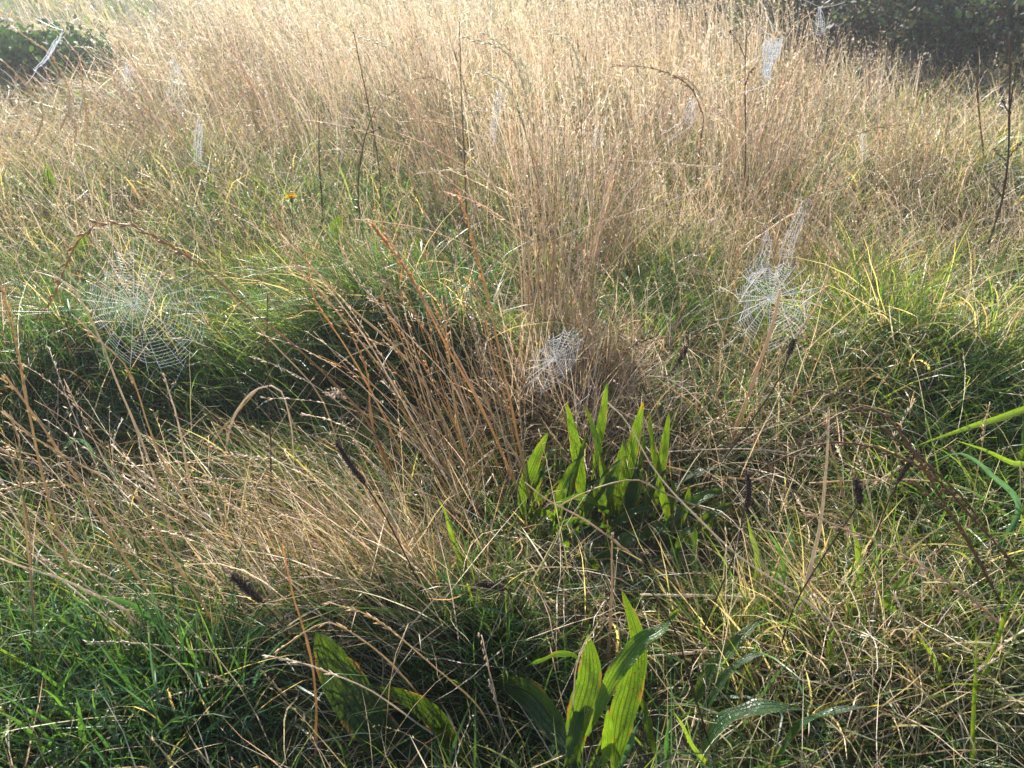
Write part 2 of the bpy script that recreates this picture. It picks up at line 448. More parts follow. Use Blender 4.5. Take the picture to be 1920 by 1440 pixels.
def build_thatch():
    g = Geo()
    for (y0, y1, dens, K, wmul, lmul) in [(.42, 1.3, 7500, 5, 1.0, 1.0), (1.3, 2.1, 7000, 5, 1.1, 1.1), (2.1, 3.2, 5000, 4, 1.2, 1.2), (3.2, 5.0, 2600, 3, 1.7, 1.3), (5.0, 9.0, 600, 3, 2.6, 1.5)]:
        x, y = scatter(y0, y1, dens)
        px, py, dry = maps(x, y)
        k = RNG.random(len(x)) < dry * 1.05
        k &= RNG.random(len(x)) > .85 * blob(px, py, 900, 1340, 160, 110)
        k &= RNG.random(len(x)) > clear(px, py)
        x, y, px, py, dry = x[k], y[k], px[k], py[k], dry[k]; N = len(x)
        z = ground_z(x, y) + RNG.uniform(-.005, .085, N) * (.4 + dry)
        warm = blob(px, py, 760, 1080, 300, 140)
        col = pick(N, [(STRAW, 1.0), (PALE, .45), (BROWN, .35), (ORANGE, .12 + .9 * warm), (ROSY, .5), (OLIVE, .45)])
        az = RNG.uniform(0, 2 * math.pi, N)
        comb = np.clip(.2 + .75 * blob(px, py, 620, 1050, 420, 140) + .5 * blob(px, py, 1000, 750, 200, 120), 0, .9)
        flow = np.where(px < 930, math.pi * .86, math.pi * 1.35)
        az = np.where(RNG.random(N) < comb, flow + RNG.normal(0, .4, N), az)
        L = RNG.uniform(.06, .26, N) * lmul
        W = RNG.uniform(.0011, .0031, N) * wmul
        v, f, c, _ = ribbons(np.stack([x, y, z], 1), az, RNG.uniform(.35, 1.5, N), RNG.uniform(-.3, 1.1, N), L, W, K, col * .9, col * 1.1, sway=.4, kink=.3, maxth=1.9)
        g.add(v, f, c)
    o = link("dry_thatch", g.mesh("dry_thatch", M_STRAW))
    tag(o, "tangle of dead straw-coloured blades lying through the green grass", "dead grass", kind="stuff")

def stems_batch(g, x, y, L, W, col, az, th0, bend, K=6, heads=10, spread=.016, z=None, hfrac=.30, headcol=None, sway=.30, dw=.0022):
    N = len(x)
    if z is None: z = ground_z(x, y)
    v, f, c, path = ribbons(np.stack([x, y, z], 1), az, th0, bend, L, W, K, col * .85, col, sway=sway, kink=.04, maxth=1.9, pw=1.8)
    g.add(v, f, c)
    if heads:
        hc = col if headcol is None else headcol
        i = np.repeat(np.arange(N), heads)
        s = 1 - RNG.random(len(i)) * hfrac
        t = s * K; a = np.minimum(t.astype(int), K - 1); u = (t - a)[:, None]
        p = path[i, a] * (1 - u) + path[i, a + 1] * u
        d = path[i, a + 1] - path[i, a]; d /= np.linalg.norm(d, axis=1, keepdims=True)
        d = d * RNG.uniform(.3, 1.2, (len(i), 1)) + RNG.normal(0, .45, (len(i), 3))
        sc = np.repeat(L, heads) / .6
        v, f, c = darts(p, d, RNG.uniform(.5, 1.4, len(i)) * spread * sc, RNG.uniform(.6, 1.3, len(i)) * dw, hc[i] * RNG.uniform(.8, 1.25, (len(i), 1)))
        g.add(v, f, c)
    return path

def build_tall():
    g = Geo()
    for (y0, y1, dens, wmul, K, heads) in [(2.3, 3.4, 1300, 1.5, 6, 7), (3.4, 5.2, 1300, 1.9, 6, 8), (5.2, 8.0, 600, 2.8, 5, 8), (8.0, 15.0, 190, 4.4, 5, 7)]:
        x, y = scatter(y0, y1, dens, .6)
        px, py, dry = maps(x, y)
        edge = np.interp(px, [-400, 0, 300, 560, 700, 900, 1000, 1150, 1400, 1500, 1750, 2400], [95, 110, 300, 390, 300, 390, 540, 540, 520, 400, 240, 200])
        dn = np.clip((edge - py) / 120, 0, 1)
        dn = dn * np.clip(.45 + 1.1 * wob(x, y, 3.2, 5.0) + .3 * wob(x, y, 8.0, 1.0), .04, 1.1)
        dn = dn * (1 - .97 * np.clip(patch_gap(px, py) * 1.5, 0, 1))
        dn = dn * (1 - .9 * np.clip(blob(px, py, 1850, 60, 380, 110) * 1.5, 0, 1))
        k = RNG.random(len(x)) < dn
        x, y, px, py = x[k], y[k], px[k], py[k]; N = len(x)
        rosy = .35 + .5 * np.clip((px - 700) / 500, 0, 1)
        col = pick(N, [(PALE, 1.1), (STRAW, .6), (ROSY, rosy), (OLIVE, .25), (BROWN, .10)])
        L = RNG.uniform(.34, .78, N) * (1 + .14 * wob(x, y, 2.0, 7.0))
        L = L * np.interp(px, [0, 500, 1000, 1400, 1600, 1900], [.75, 1.0, 1.0, .92, .62, .50]) * np.clip(1 + .22 * wob(x, y, 3.2, 5.0), .6, 1.3)
        lean = np.interp(px, [0, 600, 950, 1100, 1900], [.42, .30, .10, .05, .10])
        az = np.where(RNG.random(N) < .72, math.pi + RNG.normal(0, .5, N), RNG.uniform(0, 2 * math.pi, N))
        th0 = np.clip(RNG.normal(lean * .7, .19, N), 0, .9); bend = RNG.gamma(1.5, .34 + lean * .3, N)
        stems_batch(g, x, y, L, RNG.uniform(.0010, .0017, N) * wmul, col, az, th0, bend, K, heads, .020, dw=.0022 * wmul ** .7)
    # shorter fine stems that mingle with the green further forward
    for (y0, y1, dens, wmul, K, heads) in [(.5, 1.6, 900, 1.5, 6, 8), (1.6, 2.6, 1200, 1.6, 6, 8), (2.6, 4.4, 1500, 1.9, 5, 6), (4.4, 7, 400, 2.6, 5, 6)]:
        x, y = scatter(y0, y1, dens)
        px, py, dry = maps(x, y)
        dn = np.clip(.25 + dry * .7, 0, 1) * np.interp(py, [200, 520, 620, 820, 900, 1440], [1, 1, .35, .25, .5, .35]) * (1 - .8 * patch_gap(px, py))
        dn = dn * (1 - clear(px, py)) * (1 - blob(px, py, 900, 1330, 200, 160)) * (1 - .5 * blob(px, py, 1150, 900, 150, 120))
        k = RNG.random(len(x)) < dn
        x, y, px, py = x[k], y[k], px[k], py[k]; N = len(x)
        col = pick(N, [(PALE, .7), (STRAW, 1.0), (ROSY, .4), (OLIVE, .6), (ORANGE, .12), (LIME * 1.2, .15)])
        L = RNG.uniform(.18, .42, N)
        az = np.where(RNG.random(N) < .5, math.pi * np.where(px < 1000, .95, 1.0) + RNG.normal(0, .7, N), RNG.uniform(0, 2 * math.pi, N))
        stems_batch(g, x, y, L, RNG.uniform(.0008, .0014, N) * wmul, col, az, RNG.uniform(.05, .7, N), RNG.gamma(2, .3, N), K, heads, .013, dw=.0016 * wmul)
    o = link("tall_dry_grass", g.mesh("tall_dry_grass", M_STRAW))
    tag(o, "mass of tall pale tan seeding grass filling the far meadow", "tall grass", kind="stuff")

build_turf(); build_thatch(); build_tall()

# ------------------------------------------------------------------ tussocks: each clump a thing
def tussock(name, label, px, py, n, r, L, colours, flow, flow_w, lean, bend, W=(.0010, .0022), group=None, mat=None, z=0.02, cat="grass tussock", heads=0):
    c = on(px, py, .12); gz = float(ground_z(c[0], c[1]))
    t = thing(name, label, cat, (c[0], c[1], gz), group)
    n = int(n * .55)
    # several overlapping shoots rather than one dome
    m = 9; ca = RNG.uniform(0, 2 * math.pi, m); cr = r * 1.05 * np.sqrt(RNG.random(m)); w = RNG.integers(0, m, n)
    sx = cr * np.cos(ca); sy = cr * np.sin(ca) * .8; saz = RNG.uniform(0, 2 * math.pi, m); sl = RNG.uniform(.7, 1.15, m); sb = RNG.uniform(-.3, .4, m)
    lr = r * .42 * np.sqrt(RNG.random(n)); aa = RNG.uniform(0, 2 * math.pi, n)
    x = c[0] + sx[w] + lr * np.cos(aa); y = c[1] + sy[w] + lr * np.sin(aa); rr = np.hypot(x - c[0], y - c[1])
    az = np.arctan2(y - c[1] - sy[w] * .6, x - c[0] - sx[w] * .6) + RNG.normal(0, .8, n)
    az = np.where(RNG.random(n) < .25, saz[w] + RNG.normal(0, .5, n), az)
    az = np.where(RNG.random(n) < flow_w, flow + RNG.normal(0, .5, n), az)
    Ln = RNG.uniform(L[0] * .6, L[1], n) * sl[w]
    th0 = np.clip(RNG.normal(lean, .32, n) * (.5 + np.minimum(rr / r, 1.3) * .6), 0, 1.5)
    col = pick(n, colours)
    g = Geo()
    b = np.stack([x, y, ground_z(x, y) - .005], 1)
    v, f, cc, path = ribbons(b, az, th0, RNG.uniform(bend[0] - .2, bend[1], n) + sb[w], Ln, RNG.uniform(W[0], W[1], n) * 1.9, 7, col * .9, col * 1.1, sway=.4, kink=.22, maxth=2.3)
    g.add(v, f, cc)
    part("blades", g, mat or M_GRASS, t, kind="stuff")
    return t

PI = math.pi
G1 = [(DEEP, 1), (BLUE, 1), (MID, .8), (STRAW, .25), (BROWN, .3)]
G2 = [(MID, 1), (LIME, .6), (OLIVE, .5), (STRAW, .5), (DEEP, .4)]
G3 = [(STRAW, 1), (PALE, .5), (ORANGE, .35), (ROSY, .3), (OLIVE, .25)]
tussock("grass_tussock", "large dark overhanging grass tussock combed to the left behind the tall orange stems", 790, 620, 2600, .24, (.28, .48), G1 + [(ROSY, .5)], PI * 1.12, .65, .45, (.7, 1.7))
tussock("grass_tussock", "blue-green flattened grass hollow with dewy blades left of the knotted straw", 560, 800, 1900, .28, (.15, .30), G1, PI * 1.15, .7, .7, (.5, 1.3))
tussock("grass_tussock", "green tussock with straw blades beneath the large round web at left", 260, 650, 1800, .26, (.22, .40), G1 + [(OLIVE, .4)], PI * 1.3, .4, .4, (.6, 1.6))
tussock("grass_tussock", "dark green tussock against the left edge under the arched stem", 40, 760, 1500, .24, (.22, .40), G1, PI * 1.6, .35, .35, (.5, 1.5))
tussock("grass_tussock", "combed golden straw tussock flattened to the left across the lower middle", 840, 1130, 1500, .19, (.16, .42), G3 + [(MID, .5), (LIME, .25)], PI * .90, .85, 1.05, (.1, .7), W=(.0009, .0017), mat=M_STRAW)
tussock("grass_tussock", "pale flattened straw blades spilling left of the golden tussock", 600, 1090, 650, .20, (.18, .40), G3, PI * .92, .8, 1.05, (.1, .6), W=(.0009, .0016), mat=M_STRAW)
tussock("grass_tussock", "fluffy green tussock with sunlit crown below the right edge grasses", 1720, 660, 2600, .26, (.25, .45), G2, PI * 1.2, .35, .45, (.6, 1.6))
tussock("grass_tussock", "messy straw and green tussock standing right of the broken tall web", 1600, 560, 1500, .24, (.25, .45), G2 + [(STRAW, .8)], PI * 1.0, .35, .4, (.5, 1.5))
tussock("grass_tussock", "bright green arching blades behind the middle web", 1210, 590, 1100, .18, (.20, .36), [(MID, 1), (LIME, .4), (DEEP, .4)], PI * 0, .3, .3, (.7, 1.8))
tussock("grass_tussock", "tangled brown straw tussock around the foot of the middle web", 1110, 760, 1900, .22, (.18, .36), [(ROSY, 1), (STRAW, .8), (BROWN, .5), (PALE, .4)], PI * .25, .4, .6, (.0, 1.0), W=(.0009, .0018), mat=M_STRAW)
tussock("grass_tussock", "grey straw blades fanning down left of the middle web", 1010, 740, 900, .14, (.25, .40), [(ROSY, 1), (STRAW, .6), (BROWN, .5)], PI * 1.35, .6, .5, (.2, .9), W=(.0009, .0016), mat=M_STRAW)
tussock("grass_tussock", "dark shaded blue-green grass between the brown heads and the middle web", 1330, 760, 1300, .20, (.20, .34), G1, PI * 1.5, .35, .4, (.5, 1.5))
tussock("grass_tussock", "lime green loose tussock at the right edge beside the brown seed spikes", 1830, 930, 1500, .24, (.18, .36), [(LIME, 1), (MID, 1), (OLIVE, .5), (STRAW, .5)], PI * 1.0, .4, .8, (.3, 1.2), W=(.0014, .0034))
tussock("grass_tussock", "mixed green and straw clump below the pale flat stalk at lower right", 1560, 1180, 1400, .22, (.14, .28), [(STRAW, 1), (MID, .7), (LIME, .5), (ROSY, .5)], PI * .8, .3, .4, (.3, 1.2), W=(.0010, .0026))
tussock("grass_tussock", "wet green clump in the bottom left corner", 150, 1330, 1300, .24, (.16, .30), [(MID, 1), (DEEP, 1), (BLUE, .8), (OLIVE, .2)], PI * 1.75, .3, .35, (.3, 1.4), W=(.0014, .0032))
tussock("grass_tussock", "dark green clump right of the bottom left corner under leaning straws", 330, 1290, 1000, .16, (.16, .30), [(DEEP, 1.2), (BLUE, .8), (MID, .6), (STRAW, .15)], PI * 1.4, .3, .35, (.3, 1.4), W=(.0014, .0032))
tussock("grass_tussock", "fine green tuft just behind the bright ribbed leaves", 960, 1150, 700, .12, (.12, .24), [(MID, 1), (DEEP, 1), (LIME, .3)], PI * 1.5, .2, .35, (.3, 1.2), W=(.0012, .0026))
tussock("grass_tussock", "grass mound with shade put into its green, low patch at far top left", 90, 150, 2600, .55, (.12, .26), [(DEEP, 1), (BLUE, .6), (MID, .6)], PI, .3, .5, (.3, 1.4), W=(.0025, .004))  # deep and blue greens paint the shade on this low grass
tussock("grass_tussock", "rounded yellow-green tussock below the yellow flower", 480, 520, 1800, .30, (.20, .38), G2 + [(ROSY, .5)], PI * 1.2, .3, .4, (.5, 1.5))

# ------------------------------------------------------------------ tall tufts with separate stems
def path_from(pts, yb, yt):
    n = len(pts)
    cum = np.concatenate([[0], np.cumsum([math.hypot(pts[i + 1][0] - pts[i][0], pts[i + 1][1] - pts[i][1]) for i in range(n - 1)])])
    cum /= cum[-1]
    return np.array([at(p[0], p[1], yb + (yt - yb) * s) for p, s in zip(pts, cum)])

def ground_y(px, py, z=.0):
    p = on(px, py, z)
    for _ in range(6): p = on(px, py, float(ground_z(p[0], p[1])) + z)
    return p[1]

def panicle(geo, path, frac, n, size, col, spread=.5):
    """small pointed spikelets clustered along the end of a stem"""
    N = len(path); 
    for _ in range(n):
        s = 1 - random.random() ** 1.1 * frac
        t = s * (N - 1); a = min(int(t), N - 2); u = t - a
        p = path[a] * (1 - u) + path[a + 1] * u
        d = path[a + 1] - path[a]; d = d / np.linalg.norm(d)
        d = d + RNG.normal(0, spread, 3); 
        spindle(p, d, size * random.uniform(.7, 1.4), size * .15, col * random.uniform(.8, 1.25), geo, 3)

def stem_geo(path, r0, r1, col, n_nodes=2, sides=5):
    g = Geo(); n = len(path)
    rad = np.linspace(r0, r1, n)
    for _ in range(n_nodes):
        k = random.randint(2, max(3, n - 5)); rad[k] *= 1.5
    path = path + np.cumsum(RNG.normal(0, .0004, path.shape), 0)
    v, f = tube(path, rad, sides)
    t = np.repeat(np.linspace(.85, 1.1, n), sides)[:, None]
    g.add(v, f, np.asarray(col)[None] * t * (1 + .12 * RNG.normal(0, 1, (len(v), 1))).clip(.6, 1.4))
    return g

def tall_tuft(label, px, py, n, r, L, lean_dir, lean, pal, head=True, group=None):
    c = on(px, py, .03); t = thing("tall_grass_tuft", label, "grass tuft", (c[0], c[1], float(ground_z(c[0], c[1]))), group)
    for _ in range(n):
        a = random.uniform(0, 2 * PI); rr = r * math.sqrt(random.random())
        x = c[0] + rr * math.cos(a); y = c[1] + rr * math.sin(a)
        b = np.array([x, y, float(ground_z(x, y))])
        Ln = random.uniform(*L)
        az = (lean_dir or 0) + random.gauss(0, .6); az = random.uniform(0, 2 * PI) if lean_dir is None else az; th = abs(random.gauss(lean, .08)) ; bd = random.gammavariate(1.2, .24 if lean_dir is None else .28); wv = random.uniform(0, 6)
        pts = [b]; kat = random.randint(3, 9) if random.random() < .22 else 99; kink = random.uniform(.3, 1.1)
        for k in range(10):
            tt = th + bd * (k / 10) ** 2 + .07 * math.sin(k * .9 + wv) + (kink if k >= kat else 0)
            pts.append(pts[-1] + Ln / 10 * np.array([math.sin(tt) * math.cos(az), math.sin(tt) * math.sin(az), math.cos(tt)]))
        col = pick(1, pal)[0]
        path = np.array(pts)
        g = stem_geo(path, .0015, .0007, col, 2, 3)
        if head: panicle(g, path, .35, 14, .012, col * 1.1, .22)
        part("stem", g, M_STRAW, t)
    return t
TP = [(ROSY, 1), (STRAW, .6), (PALE, .6)]
tall_tuft("tall upright tan tuft rising in the middle behind the small oval web", 1045, 670, 105, .12, (.22, .95), None, .055, [(PALE, 1), (STRAW, .6), (ROSY, .6)])
tall_tuft("loose upright reddish tuft just right of the tall central tuft", 1140, 540, 60, .10, (.45, .75), 0.3, .12, TP)
tall_tuft("upright tan tuft behind the broken tall web at right", 1420, 560, 55, .17, (.45, .8), 0, .09, TP)
tall_tuft("golden tan tuft standing upper left behind the yellow flower", 500, 300, 90, .24, (.5, .85), PI, .2, TP)
tall_tuft("fine tan tuft leaning left near the top left cut patch", 330, 330, 80, .18, (.45, .75), PI, .35, TP)
tall_tuft("arching pale tuft with silvery seed heads at upper middle", 860, 420, 60, .15, (.55, .85), PI, .22, TP)
tall_tuft("tan tuft below the hanging white silk at upper right", 1400, 400, 80, .16, (.5, .8), PI * .1, .06, TP)
tall_tuft("sparse tan tuft left of the dead branching stalk", 1700, 430, 60, .18, (.4, .62), PI * .5, .15, TP)

# ------------------------------------------------------------------ traced grass stems
def spikelets(parent, path, frac, n, size, col, twist=True):
    """alternating flat spikelets along a spike: each one a part"""
    N = len(path); proto = None
    for k in range(n):
        s = 1 - frac + frac * (k + .3) / n
        t = s * (N - 1); a = min(int(t), N - 2); u = t - a
        p = path[a] * (1 - u) + path[a + 1] * u
        d = path[a + 1] - path[a]; d = d / np.linalg.norm(d)
        side = np.cross(d, np.array([.1, 1, .2])); side /= np.linalg.norm(side)
        dd = d + side * (.38 if k % 2 else -.38)
        if proto is None:
            g = Geo(); spindle((0, 0, 0), (0, 0, 1), 1.0, .15, np.asarray(col), g, 5)
            spindle((.02, 0, .12), (.22, 0, .8), .55, .07, np.asarray(col) * 1.15, g, 4); spindle((-.02, 0, .2), (-.2, .06, .8), .55, .07, np.asarray(col) * .9, g, 4)
            proto = g.mesh("spikelet", M_STRAW)
        o = link("spikelet", proto, parent)
        o.rotation_mode = 'QUATERNION'; o.rotation_quaternion = Vector(dd).to_track_quat('Z', 'Y')
        o.location = Vector(p) - parent.location
        sc = size * (1.0 - .35 * k / n); o.scale = (sc, sc, sc)

STEMC = {'o': ORANGE * 1.05, 's': STRAW * 1.05, 'p': PALE, 'r': ROSY, 'b': np.array([.20, .12, .07]), 'g': OLIVE, 'm': np.array([.34, .21, .11]), 'k': np.array([.09, .055, .04])}
def stem(pts, label, yt=None, c='s', w=4.0, head='panicle', yb=None, group=None, z=.02, cat="wild grass", hsize=None, hfrac=.28, hn=None, wt=None, flat=1.0, name="grass_plant"):
    """pts in photograph pixels from foot to tip; yt is how much nearer (-) or farther (+) the tip stands"""
    yb = ground_y(*pts[0], z) if yb is None else yb
    path = smooth_path(path_from(pts, yb, yb + (yt or 0.0)), 22)
    dep = np.linalg.norm(path[0] - CAM)
    r0 = w * .5 * dep / F; r1 = (wt if wt is not None else w * .45) * .5 * dep / F
    col = STEMC[c] * random.uniform(.85, 1.15)
    t = thing(name, label, cat, path[0], group)
    # the foot goes down into the turf
    foot = np.array([path[0][0], path[0][1], min(path[0][2] - .06, float(ground_z(path[0][0], path[0][1])) - .01)])
    full = np.vstack([foot, path])
    g = stem_geo(full, r0, r1, col, 2, 6 if w > 5 else 5)
    if flat != 1.0: pass
    part("stalk", g, M_STRAW, t)
    if head == 'panicle':
        h = Geo(); panicle(h, path, hfrac, int((hn or 34) * 1.3), (hsize or .008) * 1.35, col * 1.15, .25)
        part("seed_head", h, M_STRAW, t, kind="stuff")
    elif head == 'open':
        h = Geo()
        N = len(path)
        for k in range(hn or 12):
            s = 1 - random.random() * hfrac; tt = s * (N - 1); a = min(int(tt), N - 2)
            d = path[a + 1] - path[a]; d /= np.linalg.norm(d); d2 = d + RNG.normal(0, .35, 3); d2 /= np.linalg.norm(d2)
            Lb = random.uniform(.012, .035); p2 = path[a] + d2 * Lb
            bp = smooth_path([path[a], path[a] + d2 * Lb * .5 + d * .003, p2], 4)
            v, f = tube(bp, .00035, 3); h.add(v, f, col)
            for q in range(4):
                m = bp[1 + q % 3]; spindle(m, d2 + RNG.normal(0, .25, 3), .006, .0009, col * random.uniform(.9, 1.3), h, 3)
        part("seed_head", h, M_STRAW, t, kind="stuff")
    elif head == 'spike':
        spikelets(t, path, hfrac, hn or 14, (hsize or .016) * 1.25, np.minimum(col * 1.4, .85))
    return t, path

S = stem
# fan of orange stems from the middle clump
S([(1003, 985), (968, 810), (935, 660), (893, 480), (858, 362)], "tall thin orange-brown stem, rightmost of the fan, with narrow head", .25, 'o', 5, hn=40)
S([(990, 965), (905, 770), (835, 645), (770, 520), (702, 425)], "orange stem topped by the thick feathery seed head in the leaning fan", .15, 'o', 6, hn=90, hfrac=.26, hsize=.010)
S([(975, 940), (890, 740), (815, 600), (760, 500), (722, 440)], "orange stem running beside the thick feathery seed head", .18, 'r', 4, hn=60, hfrac=.25)
S([(965, 905), (930, 720), (905, 600), (870, 470), (850, 410)], "straight brownish stem with short side seeds near the fan's right side", .22, 'r', 3.5, hn=20)
S([(900, 930), (780, 700), (650, 570), (560, 475), (500, 385), (440, 335)], "long curved straw stem reaching up to the upper left with open seed branches", .10, 's', 4.5, 'open', hn=16, hfrac=.3)
S([(880, 900), (745, 730), (610, 560), (540, 480), (515, 400)], "straw stem with branching golden seed head left of the fan", .12, 's', 4, 'open', hn=26, hfrac=.34)
S([(860, 940), (760, 760), (690, 640), (600, 520), (525, 440)], "pale stem in the left half of the fan with loose head", .12, 'p', 3.5, 'open', hn=16)
S([(790, 940), (725, 790), (650, 650), (590, 560), (575, 480)], "rust coloured stem left of the thick feathery head", .10, 'o', 4, hn=22)
S([(1010, 1010), (985, 890), (925, 780), (870, 650), (820, 560), (800, 470)], "thin stem crossing the fan with tiny seeds", .2, 's', 3.2, hn=18)
S([(905, 960), (860, 800), (840, 640), (830, 560)], "short upright straw stem inside the fan", .1, 's', 3, hn=14)
S([(840, 920), (800, 760), (740, 590), (690, 560)], "bent rosy stem inside the fan with a nodding tip", .1, 'r', 3, hn=14)
S([(960, 960), (890, 820), (850, 720), (750, 610), (660, 510), (640, 440)], "fine pale stem behind the fan", .2, 'p', 3, hn=22)
S([(930, 880), (905, 700), (880, 560), (935, 480), (925, 430)], "thin crooked stem right of the feathery head", .3, 'r', 2.6, hn=14)
S([(985, 930), (950, 760), (920, 640), (900, 560), (870, 520)], "thin orange stem near the tall rightmost stem of the fan", .2, 'o', 3.4, hn=16)
S([(750, 960), (700, 800), (690, 700), (650, 600)], "reddish stem rising from the golden straw tussock", .06, 'o', 4.5, hn=12)
# the arch with twisted ear over the big web
arch, arch_path = S([(770, 985), (700, 810), (620, 715), (540, 640), (470, 583), (390, 510), (330, 470), (270, 432), (200, 413), (150, 440), (118, 505), (96, 560), (70, 600)],
  "long brown stem arching over the big left web, its twisted ear drooping at the end", -.12, 'm', 4.4, 'spike', hn=24, hfrac=.34, hsize=.017, wt=1.6)
S([(700, 1000), (640, 850), (600, 740), (510, 640), (440, 560), (390, 470), (290, 330), (262, 320)], "slim straw stem curving up behind the big web to a hooked pale head", .35, 's', 3.4, 'open', hn=14)
# left edge stems
S([(345, 1070), (300, 930), (262, 820), (220, 720), (180, 625), (128, 535), (62, 508)], "pale stem passing under the lower left rim of the big web", -.05, 'p', 4.5, hn=10, hsize=.006)
S([(390, 1010), (360, 920), (335, 800), (306, 702)], "greyish stem tip just below the big web", .0, 'p', 5, hn=12, hsize=.007)
S([(420, 1060), (300, 860), (240, 700), (185, 640), (130, 590)], "thin green-brown stem crossing the left dark grass", -.05, 's', 3.5, hn=8)
S([(150, 1130), (100, 960), (60, 800), (30, 640), (0, 525)], "straw stem near the left edge with pale sheath", -.05, 's', 5, hn=16)
S([(330, 1180), (240, 1060), (130, 880), (60, 780), (0, 700)], "tan stem leaning from the left edge across the dark grass", -.08, 's', 4.6, hn=10)
S([(430, 1210), (330, 1060), (250, 930), (200, 900), (60, 820), (0, 770)], "tan stem lying across the lower left green grass", -.06, 's', 4.5, hn=10)
S([(66, 1240), (60, 1100), (40, 900), (38, 840), (20, 780)], "wavy upright stem close to the left edge", .0, 's', 3.4, hn=14)
S([(70, 1250), (60, 1140), (55, 1000), (30, 880), (0, 840)], "upright rosy stem beside the wavy one at the left edge", .0, 'r', 3, hn=8)
S([(240, 1145), (130, 1092), (0, 1045)], "thick pale straw lying out of the left edge in the lower grass", -.02, 'p', 5, 'none', z=.14)
S([(590, 1440), (592, 1300), (575, 1200), (550, 1120), (530, 1020)], "upright orange-brown stalk left of the broad dark leaf", .1, 'o', 5, 'none')
S([(700, 1380), (660, 1290), (600, 1240), (590, 1215)], "short red-brown twig beside the broad dark leaf", .02, 'k', 4, 'none')
S([(505, 1010), (508, 880), (504, 760), (500, 620), (502, 560)], "straight thin vertical stem left of the knotted straw", .1, 'b', 3.2, hn=6)
S([(420, 900), (430, 810), (455, 755), (490, 725), (525, 730), (545, 790), (552, 880)], "low arched pale stem looping over the blue-green hollow", -.08, 'p', 4.5, 'none')
S([(380, 910), (400, 830), (440, 780), (485, 730)], "second low bent stem joining the looped one", .04, 's', 4, 'none')
S([(950, 1440), (900, 1330), (800, 1240), (700, 1160), (610, 1130)], "thin tan stem crossing the broad dark leaf", -.02, 's', 3.5, 'panicle', hn=14)
S([(860, 1400), (740, 1250), (650, 1180), (600, 1170), (520, 1220)], "arched straw over the top of the broad dark leaf", -.05, 's', 3.5, hn=12)
S([(910, 1440), (830, 1390), (700, 1300), (580, 1250), (500, 1230)], "long straw crossing low over both dark leaves", -.06, 'p', 3.5, hn=14)
S([(950, 1410), (925, 1300), (910, 1240), (897, 1190)], "small pale upright stem in the dark hollow", .0, 'p', 4, hn=10, hsize=.006)
S([(975, 1440), (950, 1380), (915, 1275)], "pale leaning stem tip in the dark hollow", -.01, 'p', 3.5, hn=12)
S([(1010, 1440), (1080, 1400), (1125, 1320)], "rosy seed stem before the left bright ribbed leaf", -.05, 'r', 4.5, hn=40, hfrac=.5)
S([(1080, 1440), (1078, 1330), (1090, 1230), (1125, 1168)], "thin lime stem with pale tip crossing the left bright ribbed leaf", -.06, 'p', 3, hn=10, hsize=.005)
# right
S([(1350, 860), (1385, 790), (1420, 690), (1450, 600), (1462, 540)], "thick flat pale stalk that holds the tall broken web", .0, 'r', 10, 'none', wt=4)
S([(1345, 870), (1350, 780), (1340, 700), (1375, 560), (1385, 450)], "thin stalk left of the thick flat pale one", .05, 's', 4, hn=10)
S([(1340, 880), (1400, 790), (1450, 700), (1540, 560), (1560, 470)], "long thin stem leaning right behind the tall broken web", .1, 'r', 4, hn=12)
S([(1495, 1185), (1515, 1080), (1532, 1010), (1545, 920), (1551, 830), (1553, 770)], "thick pale flat stalk standing alone right of centre", .0, 'p', 9, 'panicle', wt=2.5, hn=8, hfrac=.12)
S([(1600, 1010), (1580, 930), (1560, 860), (1540, 780)], "thin pale stem leaning against the lone flat stalk", .02, 's', 5, 'none')
S([(1140, 1240), (1145, 1140), (1148, 1000)], "grey flat upright straw behind the bright ribbed leaves", .0, 'r', 6, 'panicle', wt=2, hn=6, hfrac=.1)
S([(1960, 1130), (1850, 1000), (1760, 905), (1680, 855), (1590, 832), (1520, 838), (1440, 872)], "dark brown seed spike arching left at right, lower of the two arches", -.05, 'b', 4.5, 'spike', hn=24, hfrac=.62, hsize=.017)
S([(1890, 1160), (1840, 1060), (1770, 940), (1705, 830), (1650, 772), (1600, 768), (1545, 795), (1500, 825)], "dark brown seed spike arching left at right, upper of the two arches", -.02, 'b', 4.5, 'spike', hn=22, hfrac=.5, hsize=.015)
S([(1960, 1260), (1840, 1140), (1740, 1070), (1640, 1015), (1570, 990), (1512, 960)], "pale open seed spike pointing left below the brown arches", -.03, 'r', 4, 'spike', hn=20, hfrac=.75, hsize=.018)
S([(1910, 1190), (1850, 1080), (1800, 990), (1740, 930), (1700, 900)], "brown leaning spike crossing the two arches", .0, 'b', 4.5, 'spike', hn=14, hfrac=.6, hsize=.015)
S([(1930, 1100), (1860, 1010), (1800, 930), (1700, 840), (1560, 740), (1500, 740)], "long brown spike reaching over the lime tussock", .05, 'b', 4, 'spike', hn=14, hfrac=.5, hsize=.015)
S([(1930, 1000), (1840, 930), (1740, 900), (1600, 900), (1520, 905)], "thin straw lying below the brown arches", .0, 's', 4, 'none')
S([(1340, 1430), (1300, 1300), (1270, 1200), (1235, 1130), (1180, 1070)], "thin dark red stem slanting over the folded bright leaf", -.03, 'k', 4, 'none')
S([(1230, 1130), (1160, 1110), (1060, 1100), (1010, 1075)], "brown stalk lying behind the bright ribbed leaves", -.02, 'b', 6, 'none')
S([(1420, 1125), (1340, 1120), (1200, 1118)], "smooth grey straw lying right of the bright ribbed leaves", .0, 'p', 7, 'none', z=.08)
S([(1400, 1220), (1300, 1225), (1200, 1232)], "second smooth grey straw lying lower by the ribbed leaves", .0, 'p', 7, 'none', z=.06)
